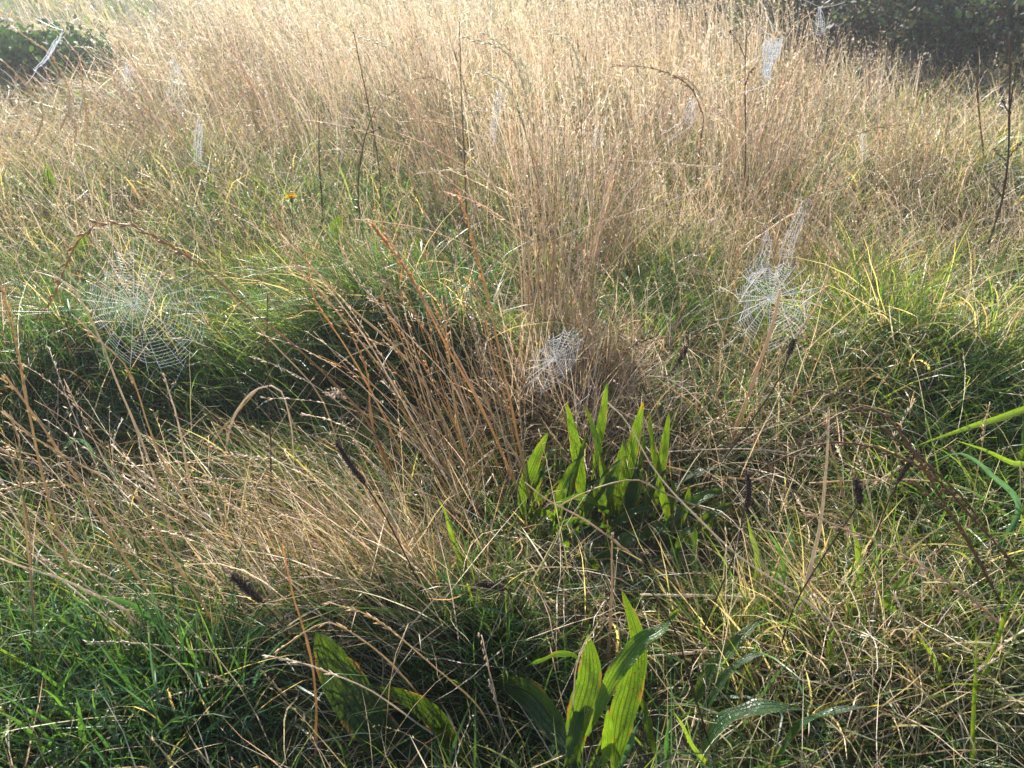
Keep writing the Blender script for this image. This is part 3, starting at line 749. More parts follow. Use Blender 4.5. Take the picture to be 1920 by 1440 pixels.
S([(1630, 1230), (1500, 1120), (1380, 1040), (1240, 900), (1180, 800), (1140, 760)], "long fine straw crossing the green lance leaves", .05, 'p', 4, 'none')
S([(1440, 1000), (1260, 930), (1180, 900), (1050, 950), (960, 1040)], "thin straw bowed over the lance leaves", -.1, 's', 3.5, 'none')
S([(1240, 1090), (1120, 990), (1030, 940), (985, 905)], "tan straw over the foot of the lance leaves", .0, 'r', 5, 'none')
S([(1560, 860), (1400, 840), (1250, 845)], "level pale straw right of the lance leaves", .0, 'p', 4, 'none', z=.1)
S([(1440, 900), (1330, 890), (1200, 860)], "second level straw right of the lance leaves", .02, 's', 4, 'none', z=.1)
S([(1350, 870), (1280, 900), (1210, 800), (1190, 740)], "crooked brown stem left of the stalk foot", .05, 'r', 4, 'none')
# back: tall dark curved stems and nodding ears
S([(710, 430), (712, 330), (690, 200), (672, 110), (662, 60)], "tall dark thin stem left of the top centre", .05, 'b', 3.0, hn=10)
S([(880, 470), (873, 360), (868, 250), (864, 150), (862, 40)], "thin upright dark stem at top centre", .0, 'b', 3, hn=8)
S([(665, 350), (690, 240), (740, 170), (810, 145), (860, 185)], "thin dark stem arching right at upper middle", .0, 'm', 2.2, 'spike', hn=12, hfrac=.5, hsize=.02)
S([(1320, 220), (1290, 160), (1220, 128), (1140, 124)], "dark arched ear at upper right centre", .0, 'm', 2.6, 'spike', hn=12, hfrac=.8, hsize=.024, yb=3.4)
for k, (pts, lab) in enumerate([([(1020, 420), (1000, 250), (960, 110), (865, 68)], "longer silvery nodding ear catching light at top centre"),
        ([(1030, 400), (1010, 250), (980, 120), (905, 60)], "upper silvery nodding ear above the longer one at top centre"),
        ([(1040, 420), (990, 260), (950, 160), (895, 135)], "lower pair silvery ear beneath the longer one at top centre"),
        ([(1110, 380), (1100, 220), (1075, 90), (1020, 55)], "bright glinting ear right of the silvery pair"),
        ([(800, 360), (780, 200), (740, 100), (675, 68)], "pale curved ear left of the silvery ones"),
        ([(1340, 330), (1320, 200), (1290, 150), (1240, 138)], "pale ear beside the dark arched ear"),
        ([(1000, 470), (930, 350), (880, 320), (780, 325)], "brown nodding ear bending left in the middle grass"),
        ([(1450, 430), (1380, 330), (1290, 310), (1150, 300)], "pale nodding ear bending left right of centre"),
        ([(1700, 480), (1640, 420), (1560, 330), (1440, 250)], "long beaded seed spike slanting at right centre")]):
    yy = ground_y(*pts[0], .05)
    S(pts, lab, .0, 'p', 3.6, 'spike', hn=18, hfrac=.42, hsize=.027 if k < 6 else .016, yb=yy - (.40 if k < 6 else .1))
S([(1640, 540), (1690, 590), (1600, 480)][:2][::-1], "short dark beaded stem tip", .0, 'b', 3, 'none')
S([(1850, 330), (1840, 260), (1833, 190), (1830, 130)], "dark upright beaded spike left of the dead stalk", .0, 'b', 3.5, 'spike', hn=12, hfrac=.6, hsize=.014)
S([(1620, 600), (1570, 490), (1525, 430), (1515, 372)], "bent stem that carries the top of the tall broken web", .0, 'p', 5, 'panicle', hn=26, hsize=.010)
S([(1640, 560), (1560, 440), (1500, 400), (1430, 440), (1385, 470)], "pale arching stem over the top of the tall broken web", -.02, 'p', 5, 'open', hn=14, hfrac=.4)
S([(60, 330), (130, 200), (100, 110), (62, 78), (20, 48)], "beaded stem at the far top left beside the silk strands", .0, 's', 3.4, 'spike', hn=12, hfrac=.4, hsize=.022)
S([(170, 330), (160, 200), (150, 120), (152, 105)], "upright beaded stem right of the far left silk strands", .0, 's', 3.4, 'spike', hn=12, hfrac=.5, hsize=.020)
S([(30, 330), (80, 220), (40, 150), (0, 110)], "beaded stem bending out at the top left edge", .0, 's', 3.4, 'spike', hn=12, hfrac=.4, hsize=.022)
S([(120, 330), (140, 230), (60, 190), (0, 185)], "beaded stem drooping left below the cut patch", .0, 's', 3.2, 'spike', hn=10, hfrac=.4, hsize=.020)
S([(600, 470), (605, 390), (598, 300), (597, 210)], "thin dark bare stem right of the yellow flower", .0, 'k', 3.4, 'none')

# many more loose stems, shared look
def loose(n, region, dirs, Lr, cs, w, label, cname="grass_clump"):
    """one clump of separate stems: each stem a part"""
    mid = on((region[0] + region[2]) / 2, (region[1] + region[3]) / 2, .02)
    t = thing(cname, label, "grass clump", (mid[0], mid[1], float(ground_z(mid[0], mid[1]))))
    for _ in range(n):
        px = random.uniform(region[0], region[2]); py = random.uniform(region[1], region[3])
        p = on(px, py, .04); gz = float(ground_z(p[0], p[1]))
        b = np.array([p[0], p[1], gz + random.uniform(-.02, .03)])
        az = random.uniform(*dirs[:2]); th = random.uniform(dirs[2], dirs[3]); bd = random.uniform(-.1, .9); Ln = random.uniform(*Lr)
        pts = [b]; da = random.gauss(0, .5); kk = random.randint(4, 10) if random.random() < .25 else 99; ka = random.uniform(.3, .9)
        for k in range(12):
            tt = th + bd * (k / 12) ** 1.6 + (ka if k >= kk else 0); aa = az + da * k / 12
            pts.append(pts[-1] + Ln / 12 * np.array([math.sin(tt) * math.cos(aa), math.sin(tt) * math.sin(aa), math.cos(tt)]))
        path = np.array(pts); path[:, 2] = np.maximum(path[:, 2], ground_z(path[:, 0], path[:, 1]) + .01)
        col = STEMC[random.choice(cs)] * random.uniform(.75, 1.2)
        ww = random.uniform(*w) * 1.35
        g = stem_geo(path, ww / 2, ww / 4, col, 2, 4)
        if random.random() < .75: panicle(g, path, .25, 18, .009, col * 1.15, .25)
        part("stem", g, M_STRAW, t)
loose(85, (560, 940, 960, 1150), (PI * .80, PI * 1.04, .8, 1.3), (.28, .55), 'sssppro', (.0012, .0024), "clump of long straws swept flat to the left across the golden tussock")
loose(30, (820, 880, 1010, 1010), (PI * .62, PI * .9, .25, .6), (.35, .62), 'oossrp', (.0012, .0024), "thin tan stems rising up and left together out of the central fan")
loose(26, (60, 950, 560, 1330), (PI * .7, PI * 1.1, .4, .95), (.28, .5), 'sspr', (.0012, .0024), "scattered tan stems leaning left over the lower left green grass")
loose(50, (1230, 770, 1440, 880), (0, 2 * PI, .4, 1.1), (.2, .42), 'rrsbp', (.0012, .0022), "brownish stems spreading from the foot of the thick flat stalk")
loose(70, (1030, 640, 1270, 780), (0, 2 * PI, .3, 1.1), (.18, .36), 'rrsbp', (.0010, .0020), "rosy brown tangle of stems behind the upright lance leaves")
loose(50, (1450, 1000, 1900, 1400), (PI * .2, PI * 1.0, .3, 1.2), (.18, .36), 'sprpg', (.0010, .0022), "straw stems crossing each other in the mixed grass at lower right")
loose(30, (620, 1180, 980, 1420), (PI * .6, PI * 1.05, .5, 1.1), (.22, .42), 'spr', (.0008, .0016), "fine pale stems crossing the dark hollow at bottom centre")
loose(50, (60, 330, 900, 560), (PI * .75, PI * 1.2, .15, .8), (.3, .5), 'ssrp', (.0014, .0022), "fine seeding stems leaning left in the middle left grass")
loose(60, (1250, 400, 1900, 640), (PI * .2, PI * 1.1, .1, 1.0), (.28, .46), 'sspr', (.0014, .0022), "fine seeding stems in the middle right grass behind the torn web")
loose(30, (480, 780, 820, 960), (0, 2 * PI, .5, 1.2), (.15, .34), 'sprp', (.0012, .0022), "loose pale straws around the long dark head left of the fan")
loose(36, (1560, 800, 1920, 1060), (PI * .6, PI * 1.15, .6, 1.2), (.22, .42), 'bbsr', (.0012, .0022), "brown dry stems crossing under the dark arches at right")
loose(30, (1180, 560, 1440, 760), (PI * .1, PI * .9, .2, 1.0), (.25, .45), 'srpp', (.0012, .0020), "pale crossing stems in the shade left of the torn web")

loose(26, (860, 900, 1000, 1000), (PI * .72, PI * .98, .22, .50), (.50, .78), 'oosspp', (.0011, .0018), "tall fine golden stems fanning from the middle clump up to the upper left")
loose(15, (20, 1000, 380, 1200), (PI * .75, PI * 1.0, .15, .5), (.35, .65), 'sspr', (.0012, .0020), "tall tan stems leaning left near the left edge")
loose(14, (420, 560, 760, 760), (PI * .8, PI * 1.2, .2, .7), (.3, .5), 'sspr', (.0012, .0018), "fine tan stems rising before the dark overhanging tussock")

# ------------------------------------------------------------------ broad leaves
def leaf_geo(path3, width, prof, col, fold=.25, turn=0.0, ribs=5, wave=.0, tip_turn=0.0, ruffle=.0015, nx=11, tint_tip=None):
    """a ribbed leaf on a 3D midline; the blade has a fold, ribs and a toothed wavy edge"""
    n = 26; path = smooth_path(path3, n)
    t = np.gradient(path, axis=0); t /= np.linalg.norm(t, axis=1, keepdims=True)
    view = path - CAM; view /= np.linalg.norm(view, axis=1, keepdims=True)
    side = np.cross(t, view); side /= np.linalg.norm(side, axis=1, keepdims=True)
    nor = np.cross(side, t)
    s = np.linspace(0, 1, n)
    tw = math.radians(turn) + math.radians(tip_turn) * s
    sd = side * np.cos(tw)[:, None] + nor * np.sin(tw)[:, None]; nr = np.cross(sd, t)
    if prof == 'lance': w = np.interp(s, [0, .15, .4, .6, .8, .93, 1], [.22, .45, .95, 1.0, .72, .34, .02])
    elif prof == 'ovate': w = np.interp(s, [0, .12, .3, .5, .75, .92, 1], [.15, .40, .85, 1.0, .88, .45, .03])
    else: w = np.interp(s, [0, .2, .7, 1], [.8, 1, .75, .02])
    w = w * width * .5 * (.84 if prof == 'lance' else 1.0)
    u = np.linspace(-1, 1, nx)
    edge = 1 + (np.abs(u[None]) > .95) * (.035 * np.sin(s[:, None] * 95 + u[None] * 3) + .03 * RNG.normal(0, 1, (n, nx)))
    ph = random.uniform(0, 6)
    lift = (-fold * np.abs(u)[None] ** 1.3 * w[:, None]
            + ruffle * np.abs(u)[None] * np.sin(s[:, None] * 21 + u[None] * 1.5 + ph)
            + ruffle * .55 * np.abs(np.sin(u[None] * PI * ribs / 2)) * np.minimum(1, w[:, None] / (width * .3)))
    v = path[:, None] + sd[:, None] * (u[None] * w[:, None] * edge)[..., None] + nr[:, None] * lift[..., None]
    i = np.arange(n - 1)[:, None] * nx + np.arange(nx - 1)[None]
    f = np.concatenate([np.stack([i, i + 1, i + nx + 1], 2).reshape(-1, 3), np.stack([i, i + nx + 1, i + nx], 2).reshape(-1, 3)])
    cc = np.asarray(col)[None, None] * (1 + .10 * RNG.normal(0, 1, (n, nx, 1))).clip(.6, 1.4)
    if prof != 'blade':
        eb = (np.abs(u)[None] > .93) * (np.sin(s[:, None] * 17 + ph * 3 + 2 * np.sign(u)[None]) > .55); cc = np.where(eb[..., None], np.array([.16, .10, .04]), cc)
    if tint_tip is not None:
        k = (np.clip((s - .9) / .1, 0, 1) ** 1.5)[:, None, None]; cc = cc * (1 - k) + np.asarray(tint_tip)[None, None] * k
    uv = np.stack(np.broadcast_arrays(u[None], s[:, None]), 2)
    g = Geo(); g.add(v.reshape(-1, 3), f, cc.reshape(-1, 3), uv.reshape(-1, 2))
    return g

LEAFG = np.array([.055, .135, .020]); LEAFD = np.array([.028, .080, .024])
def plantain(name, label, base_px, leaves, cat="plantain plant", col=LEAFG, z=.01):
    yb = ground_y(*base_px, z); bp = at(*base_px, yb)
    t = thing(name, label, cat, (bp[0], bp[1], float(ground_z(bp[0], bp[1]))))
    for lf in leaves:
        pts, wpx, dy0, dy1 = lf[0], lf[1], lf[2], lf[3]
        kw = dict(lf[4]) if len(lf) > 4 else {}
        prof = kw.pop('prof', 'lance'); c = kw.pop('col', col); lab = kw.pop('label', None)
        p3 = path_from(pts, yb + dy0, yb + dy1)
        dep = np.dot(p3[len(p3) // 2] - CAM, FW)
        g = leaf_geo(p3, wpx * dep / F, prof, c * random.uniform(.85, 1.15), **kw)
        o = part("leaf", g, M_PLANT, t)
        if lab: o["label"] = lab
    return t
Y = {'tint_tip': (.35, .22, .06)}
plantain("ribwort_plantain", "upright clump of backlit lance leaves right of the central fan of stems", (1150, 1000), [
    ([(985, 985), (980, 930), (1000, 870), (1028, 808)], 30, -.02, .03),
    ([(1015, 960), (1012, 900), (1030, 850), (1048, 842)], 18, .0, .03, dict(turn=40)),
    ([(1090, 985), (1088, 900), (1078, 830), (1062, 753)], 27, .02, .08),
    ([(1060, 980), (1075, 900), (1090, 850), (1105, 800)], 20, .02, .06, dict(turn=50)),
    ([(1150, 990), (1133, 900), (1118, 820), (1096, 758)], 20, .03, .10, dict(col=LEAFD, turn=30)),
    ([(1110, 900), (1122, 830), (1130, 780), (1139, 712)], 20, .08, .14),
    ([(1150, 990), (1172, 900), (1188, 830), (1207, 748)], 30, .02, .08, Y),
    ([(1195, 980), (1198, 900), (1205, 850), (1210, 808)], 18, .02, .06, dict(turn=45)),
    ([(1225, 980), (1236, 900), (1244, 850), (1255, 768)], 22, .02, .08),
    ([(1250, 970), (1232, 880), (1222, 820), (1217, 766)], 15, .04, .10, dict(turn=30, tint_tip=(.35, .2, .06))),
    ([(1125, 960), (1135, 920), (1150, 890), (1160, 868)], 36, -.03, .0),
    ([(1110, 920), (1130, 895), (1155, 872), (1175, 855)], 16, .0, .0, dict(turn=50)),
    ([(1170, 985), (1180, 940), (1195, 900), (1200, 870)], 34, -.01, .03, dict(col=LEAFD)),
    ([(1170, 985), (1120, 945), (1080, 930), (1020, 955)], 24, -.02, -.08, dict(turn=55, col=LEAFD)),
    ([(1180, 1000), (1130, 985), (1070, 975), (1000, 1010)], 26, -.03, -.12, dict(turn=60, col=LEAFD)),
    ([(1190, 990), (1240, 950), (1280, 935), (1335, 925)], 20, .0, .05, dict(turn=50)),
    ([(1200, 1000), (1260, 985), (1310, 965), (1352, 950)], 22, -.01, .0, dict(turn=40)),
    ([(1210, 990), (1270, 910), (1330, 880), (1390, 885)], 20, .05, .08, dict(turn=60, col=LEAFD)),
    ([(1240, 1040), (1265, 990), (1280, 960), (1290, 925)], 14, -.05, -.04, dict(turn=20)),
    ([(1255, 1000), (1250, 960), (1240, 920), (1230, 885)], 18, -.04, -.03),
    ([(1250, 1050), (1290, 1020), (1320, 1000), (1338, 970)], 24, -.10, -.06),
    ([(1000, 980), (1003, 930), (1015, 890), (1042, 870)], 20, -.01, .02, dict(turn=35)),
    ([(1040, 980), (1050, 930), (1072, 880), (1096, 850)], 24, -.01, .02, dict(turn=25)),
    ([(1090, 990), (1110, 940), (1140, 900), (1165, 880)], 26, -.03, .0, dict(turn=20)),
    ([(1200, 1000), (1210, 950), (1225, 910), (1250, 880)], 24, -.02, .02, dict(turn=30, col=LEAFD)),
    ([(1230, 1010), (1275, 960), (1320, 930), (1370, 915)], 26, -.07, .0, dict(turn=20)),
    ([(1240, 1020), (1300, 990), (1350, 985), (1410, 1000)], 22, -.04, .0, dict(turn=45)),
    ([(1080, 1000), (1040, 970), (1010, 960), (975, 980)], 22, -.03, -.03, dict(turn=35)),
    ([(1130, 990), (1140, 940), (1130, 880), (1125, 850)], 22, -.01, .03),
    ([(1160, 985), (1150, 930), (1160, 870), (1172, 820)], 20, .02, .06),
    ([(1250, 1040), (1272, 985), (1288, 940), (1292, 905)], 18, -.05, .0),
    ([(1270, 1050), (1300, 1000), (1335, 965), (1380, 940)], 26, -.09, -.02, dict(turn=10)),
    ([(1230, 1030), (1245, 985), (1262, 945), (1262, 900)], 20, -.04, .0),
    ([(1180, 1040), (1215, 1000), (1250, 985), (1290, 1000)], 24, -.05, -.03, dict(turn=25)),
    ([(1060, 1030), (1045, 985), (1050, 945), (1062, 915)], 20, -.05, -.02),
    ([(1130, 1040), (1150, 990), (1190, 960), (1230, 950)], 24, -.05, -.03, dict(turn=25)),
    ([(1010, 1010), (998, 960), (1005, 915), (1022, 890)], 18, -.04, -.01),
])
plantain("ribwort_plantain", "low bright curved leaves in front of the upright lance leaves", (1120, 1075), [
    ([(1100, 1060), (1145, 1035), (1180, 1008), (1218, 1010)], 34, .0, .02, dict(turn=25)),
    ([(1145, 1050), (1120, 1060), (1095, 1050), (1080, 1045)], 26, .0, -.03, dict(turn=30)),
    ([(1060, 1050), (1062, 1020), (1058, 1000), (1050, 985)], 14, .0, .02),
    ([(1085, 1050), (1085, 1020), (1082, 1000), (1084, 985)], 11, .0, .02),
    ([(1220, 1050), (1260, 1040), (1310, 1060), (1340, 1075)], 16, -.02, -.06, dict(turn=40)),
    ([(1265, 1080), (1275, 1010), (1300, 995), (1303, 1050)], 15, -.03, -.06, dict(turn=20, col=LEAFD)),
])
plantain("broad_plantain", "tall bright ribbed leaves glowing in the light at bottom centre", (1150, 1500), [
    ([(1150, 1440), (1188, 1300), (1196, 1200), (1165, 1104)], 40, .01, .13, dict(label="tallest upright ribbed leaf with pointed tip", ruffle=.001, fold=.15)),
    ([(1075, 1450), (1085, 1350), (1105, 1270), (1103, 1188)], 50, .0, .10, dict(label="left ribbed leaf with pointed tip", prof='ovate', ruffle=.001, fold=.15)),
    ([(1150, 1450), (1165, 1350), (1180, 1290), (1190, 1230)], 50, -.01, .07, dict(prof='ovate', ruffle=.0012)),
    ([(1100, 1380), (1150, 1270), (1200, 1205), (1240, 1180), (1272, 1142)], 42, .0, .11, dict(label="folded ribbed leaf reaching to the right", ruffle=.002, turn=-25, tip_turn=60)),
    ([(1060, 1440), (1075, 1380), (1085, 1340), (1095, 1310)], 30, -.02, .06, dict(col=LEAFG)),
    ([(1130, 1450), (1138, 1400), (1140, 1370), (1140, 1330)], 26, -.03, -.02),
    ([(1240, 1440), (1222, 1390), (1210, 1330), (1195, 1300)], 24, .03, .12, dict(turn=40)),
    ([(1140, 1330), (1090, 1240), (1050, 1225), (985, 1250)], 22, .06, .16, dict(turn=60, col=LEAFD)),  # darker green carries the hollow's shade on this leaf
    ([(1080, 1440), (1040, 1360), (990, 1300), (930, 1280)], 60, .0, .18, dict(turn=30, col=LEAFD * .8, prof='ovate')),  # deep shadow painted as a darkened leaf green
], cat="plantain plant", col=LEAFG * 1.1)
plantain("broad_plantain", "broad leaves with shade painted into their green, lying at bottom left of centre", (800, 1480), [  # the tussock's shade is put into these leaf greens
    ([(770, 1470), (720, 1390), (650, 1290), (592, 1183)], 84, .02, .13, dict(label="widest leaf, green darkened for shade, pointing up left", prof='ovate', col=LEAFG * .5, ruffle=.002)),
    ([(870, 1470), (850, 1390), (790, 1320), (705, 1288)], 54, .02, .08, dict(prof='ovate', col=LEAFG * .5, turn=45, label="dewy narrow leaf with painted shade curling left")),
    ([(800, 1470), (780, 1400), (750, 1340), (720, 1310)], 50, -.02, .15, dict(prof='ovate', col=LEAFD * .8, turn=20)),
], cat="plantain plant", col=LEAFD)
plantain("broad_plantain", "dark ribbed leaves with bluish sheen arching right near the bottom edge", (1330, 1480), [
    ([(1300, 1470), (1345, 1370), (1420, 1330), (1515, 1330)], 60, .02, .03, dict(turn=62, col=LEAFD, label="broad arching leaf with white sheen along its ribs", prof='ovate', ruffle=.002)),
    ([(1440, 1480), (1480, 1385), (1540, 1340), (1648, 1322)], 30, .0, .0, dict(turn=60, col=LEAFD, label="narrow leaf bending right with a pale tip", tint_tip=(.3, .3, .1))),
    ([(1280, 1380), (1320, 1280), (1370, 1215), (1438, 1150)], 34, .10, .22, dict(label="green leaf slanting up right between grass", ruffle=.002, turn=20)),
    ([(1300, 1370), (1360, 1270), (1400, 1235), (1440, 1225)], 30, .10, .12, dict(turn=50, col=LEAFD)),
], cat="plantain plant")
# single broad leaves seen deeper in the meadow
for (pts, w, lab, c, nm) in [
        ([(640, 480), (632, 450), (628, 430), (640, 405)], 30, "round green leaf behind the fan, upper left of the dark tussock", LIME, 'ovate'),
        ([(790, 500), (786, 480), (782, 465), (785, 445)], 24, "small green leaf between the fan and the central tuft", MID, 'ovate'),
        ([(612, 660), (605, 630), (598, 600), (590, 565)], 40, "yellow-green leaf glowing in front of the dark tussock", LIME, 'ovate'),
        ([(150, 500), (150, 475), (152, 460), (158, 440)], 28, "small lime leaf under the twisted ear at left", LIME, 'ovate'),
        ([(95, 380), (92, 350), (90, 325), (84, 305)], 22, "narrow green leaf in the upper left grass", MID, 'lance')]:
    y0 = ground_y(*pts[0], .05); p3 = path_from(pts, y0, y0 + .02)
    t = thing("dock_plant", lab, "leafy plant", (p3[0][0], p3[0][1], float(ground_z(p3[0][0], p3[0][1]))))
    dep = np.dot(p3[1] - CAM, FW)
    part("leaf", leaf_geo(p3, w * dep / F, nm, LEAFG * .8, ruffle=.002), M_PLANT, t)
    g = Geo(); v, f = tube(np.array([p3[0], (p3[0] + np.array([0, 0, -.05])), [p3[0][0], p3[0][1], float(ground_z(p3[0][0], p3[0][1])) - .01]]), .0015, 5); g.add(v, f, MID)
    part("leaf_stalk", g, M_GRASS, t)

# broad grass blades
def blade(pts, wpx, label, col, dy=.0, z=.06, turn=20, group=None):
    yb = ground_y(*pts[0], z); p3 = path_from(pts, yb, yb + dy)
    p3 = np.vstack([[p3[0][0], p3[0][1] + .03, float(ground_z(p3[0][0], p3[0][1])) - .01], p3])
    dep = np.dot(p3[1] - CAM, FW)
    g = leaf_geo(p3, wpx * dep / F, 'blade', col, fold=.35, turn=turn, ruffle=.0004, nx=5, ribs=3)
    me = g.mesh("wide_grass_leaf", M_GRASS, origin=p3[0]); o = link("wide_grass_leaf", me, None, p3[0])
    return tag(o, label, "grass leaf", group)
LG = LIME * .9; BG = BLUE * 1.2
blade([(1960, 770), (1860, 788), (1790, 810), (1700, 843)], 16, "wide lime blade sweeping in from the right edge, upper one", LG, 0, z=.26)
blade([(1960, 885), (1900, 868), (1850, 845), (1790, 825)], 13, "lime blade sweeping in from the right edge, lower one", LG, 0, z=.22)
blade([(1910, 960), (1860, 890), (1800, 850), (1740, 870)], 12, "bluish bent blade under the lime ones", BG, 0, z=.2)
blade([(1610, 1110), (1612, 1060), (1605, 1010), (1596, 975)], 16, "upright lime blade beside the short dark head", LG, .02)
blade([(1640, 960), (1660, 920), (1690, 900), (1725, 870)], 14, "green blade behind the bent dark head", MID, .02)
blade([(1690, 1160), (1660, 1130), (1690, 1090), (1722, 1060)], 20, "broad lime blade slanting below the pale open spike", LG, .02)
blade([(1480, 1050), (1484, 1020), (1480, 990), (1476, 965)], 12, "bluish upright blade right of the tall dark head", BG, .02)
blade([(1420, 1080), (1420, 1040), (1408, 1000), (1400, 965)], 13, "lime blade below the tall dark head", LG, .02)
blade([(1460, 1130), (1470, 1060), (1450, 1010), (1430, 990)], 10, "green blade right of the dark heads' stems", MID, .02)
blade([(1560, 1250), (1555, 1210), (1565, 1180), (1575, 1165)], 12, "short lime blade in the lower right grass", LG, .01)
blade([(1760, 1270), (1750, 1230), (1735, 1210), (1720, 1190)], 12, "lime blade leaning left in the lower right grass", LG, .01)
blade([(1835, 1280), (1870, 1200), (1890, 1140), (1915, 1090)], 10, "yellow-green blade near the right edge", LG, .02)
blade([(1820, 1440), (1825, 1350), (1830, 1250), (1830, 1180)], 9, "tall narrow green blade standing near the lower right corner", LG * .7, .03)
blade([(165, 1440), (155, 1380), (148, 1330), (142, 1305)], 15, "thick green blade standing at the bottom left", MID, .02)
blade([(190, 1440), (185, 1410), (180, 1390), (177, 1382)], 11, "short lime blade beside the thick one at bottom left", LG, .02)
blade([(110, 1440), (70, 1390), (30, 1350), (-20, 1330)], 12, "green blade leaning out of the bottom left corner", MID, .0)
blade([(160, 1420), (100, 1360), (50, 1330), (-20, 1290)], 10, "second green blade crossing the bottom left corner", MID * 1.2, .0)
blade([(300, 1180), (240, 1130), (150, 1130), (90, 1180)], 11, "dark green arched blade across the lower left", DEEP * 1.4, -.02)
blade([(190, 880), (160, 830), (130, 830), (110, 870)], 9, "pale arched blade in the left dark grass", BG * 1.3, -.01)
blade([(870, 1060), (850, 1010), (835, 960), (820, 935)], 14, "lime blade among the golden straw left of the fan foot", LG, .02)
blade([(905, 1180), (880, 1130), (840, 1090), (815, 1065)], 15, "bluish blade in front of the golden tussock", BG, .02)
blade([(1030, 1420), (1040, 1400), (1060, 1380), (1068, 1365)], 12, "bluish blade left of the bright ribbed leaves at the bottom", BG, .0)
blade([(1160, 1440), (1180, 1400), (1190, 1370), (1200, 1350)], 14, "green blade crossing the foot of the ribbed leaves", BG, -.05)
blade([(1250, 1440), (1250, 1400), (1252, 1370), (1255, 1345)], 11, "dark blade right of the ribbed leaves at the bottom", DEEP * 1.4, -.02)
blade([(1330, 1440), (1300, 1400), (1280, 1360), (1260, 1330)], 10, "lime narrow blade right of the ribbed leaves", LG, -.02)

# ------------------------------------------------------------------ dark ribwort heads
def dark_head(pts, n_head, wpx, label, dy=0.0, z=.02, cat="seed head stalk", stalk_w=4):
    """pts foot -> tip; the last n_head points carry the dense head"""
    yb = ground_y(*pts[0], z); p3 = path_from(pts, yb, yb + dy)
    path = smooth_path(p3, 40)
    t = thing("ribwort_seed_head", label, cat, path[0])
    dep = np.dot(path[-1] - CAM, FW)
    hp = smooth_path(p3[-n_head:], 16)
    k0 = int(np.argmin(np.linalg.norm(path - hp[0], axis=1)))
    st = np.vstack([path[0] + np.array([0, 0, -.05]), path[:k0 + 2]])
    part("stalk", stem_geo(st, stalk_w / 2 * dep / F, stalk_w / 2.6 * dep / F, np.array([.075, .045, .032]), 0), M_DARK, t)
    R = wpx / 2 * dep / F
    g = Geo(); prof = np.interp(np.linspace(0, 1, 16), [0, .12, .5, .85, 1], [.45, .85, 1, .7, .25]) * R * .72
    v, f = tube(hp, prof, 8); g.add(v, f, (.035, .02, .018))
    L = np.linalg.norm(np.diff(hp, axis=0), axis=1).sum()
    nb = int(L / (R * .5)) * 9
    for k in range(nb):
        s = (k + random.random()) / nb * 15; a = min(int(s), 14); u = s - a
        p = hp[a] * (1 - u) + hp[a + 1] * u; d = hp[a + 1] - hp[a]; d /= np.linalg.norm(d)
        r = np.cross(d, RNG.normal(0, 1, 3)); r /= np.linalg.norm(r); pr = prof[a]
        spindle(p + r * pr * .6, r + d * .7, R * random.uniform(.6, 1.0), R * .20, np.array([.085, .050, .040]) * random.uniform(.5, 2.6), g, 4)
    part("seed_head", g, M_DARK, t, smooth=False)
dark_head([(815, 1160), (790, 1100), (745, 1010), (712, 950), (684, 906), (655, 868), (629, 828)], 3, 13, "long dark narrow head on a brown stem left of the fan foot", .03)
dark_head([(570, 1230), (530, 1170), (490, 1127), (462, 1103), (434, 1078)], 3, 19, "short fat dark head leaning over the lower left straw", .0)
dark_head([(985, 1180), (960, 1130), (946, 1106), (922, 1098), (892, 1094)], 3, 17, "dark head lying level below the fan foot", .0)
dark_head([(1290, 1260), (1335, 1150), (1378, 1045), (1400, 955), (1404, 922), (1402, 888)], 3, 13, "tall dark head right of the lance leaves on a black stem", .04)
dark_head([(1440, 1290), (1490, 1140), (1535, 1060), (1592, 975), (1612, 945), (1610, 920), (1604, 898)], 3, 17, "dark stubby head on the long black slanting stem", .04)
dark_head([(1590, 1120), (1635, 1020), (1672, 930), (1684, 903), (1703, 870), (1722, 846)], 3, 12, "dark bent head under the brown arches", .03)
dark_head([(1180, 800), (1230, 730), (1272, 680), (1280, 668), (1287, 650)], 3, 11, "small dark head above the brown tangle", .0)
dark_head([(1285, 960), (1380, 830), (1455, 720), (1478, 665), (1484, 652), (1490, 636)], 3, 12, "small dark head at the lower rim of the tall broken web", .1)
dark_head([(1220, 1120), (1218, 1080), (1215, 1065), (1212, 1050), (1210, 1035)], 3, 22, "rosy brown half-ripe head in the straw above the folded leaf", .0)
dark_head([(700, 1060), (690, 1010), (684, 996), (676, 985), (670, 975)], 3, 13, "small brown head half hidden in the golden straw", .0)
dark_head([(560, 1330), (530, 1290), (516, 1276), (505, 1262), (492, 1250)], 3, 15, "dark head half buried at lower left by the orange-brown stalk", .0)

# ------------------------------------------------------------------ spider webs
def beads(geo, p0, p1, step, r, sag=None):
    pass

OCT = np.array([[1, 0, 0], [-1, 0, 0], [0, 1, 0], [0, -1, 0], [0, 0, 1], [0, 0, -1]], float)
OCF = np.array([[0, 2, 4], [2, 1, 4], [1, 3, 4], [3, 0, 4], [2, 0, 5], [1, 2, 5], [3, 1, 5], [0, 3, 5]])
def drops(geo, pts, r):
    n = len(pts); r = np.broadcast_to(r, (n,))
    v = (pts[:, None] + OCT[None] * r[:, None, None]).reshape(-1, 3)
    f = (OCF[None] + (np.arange(n) * 6)[:, None, None]).reshape(-1, 3)
    geo.add(v, f, (.9, .92, .95))

def thread(geo, pts, r):
    v, f = tube(np.asarray(pts), r, 3); geo.add(v, f, (.9, .92, .95))

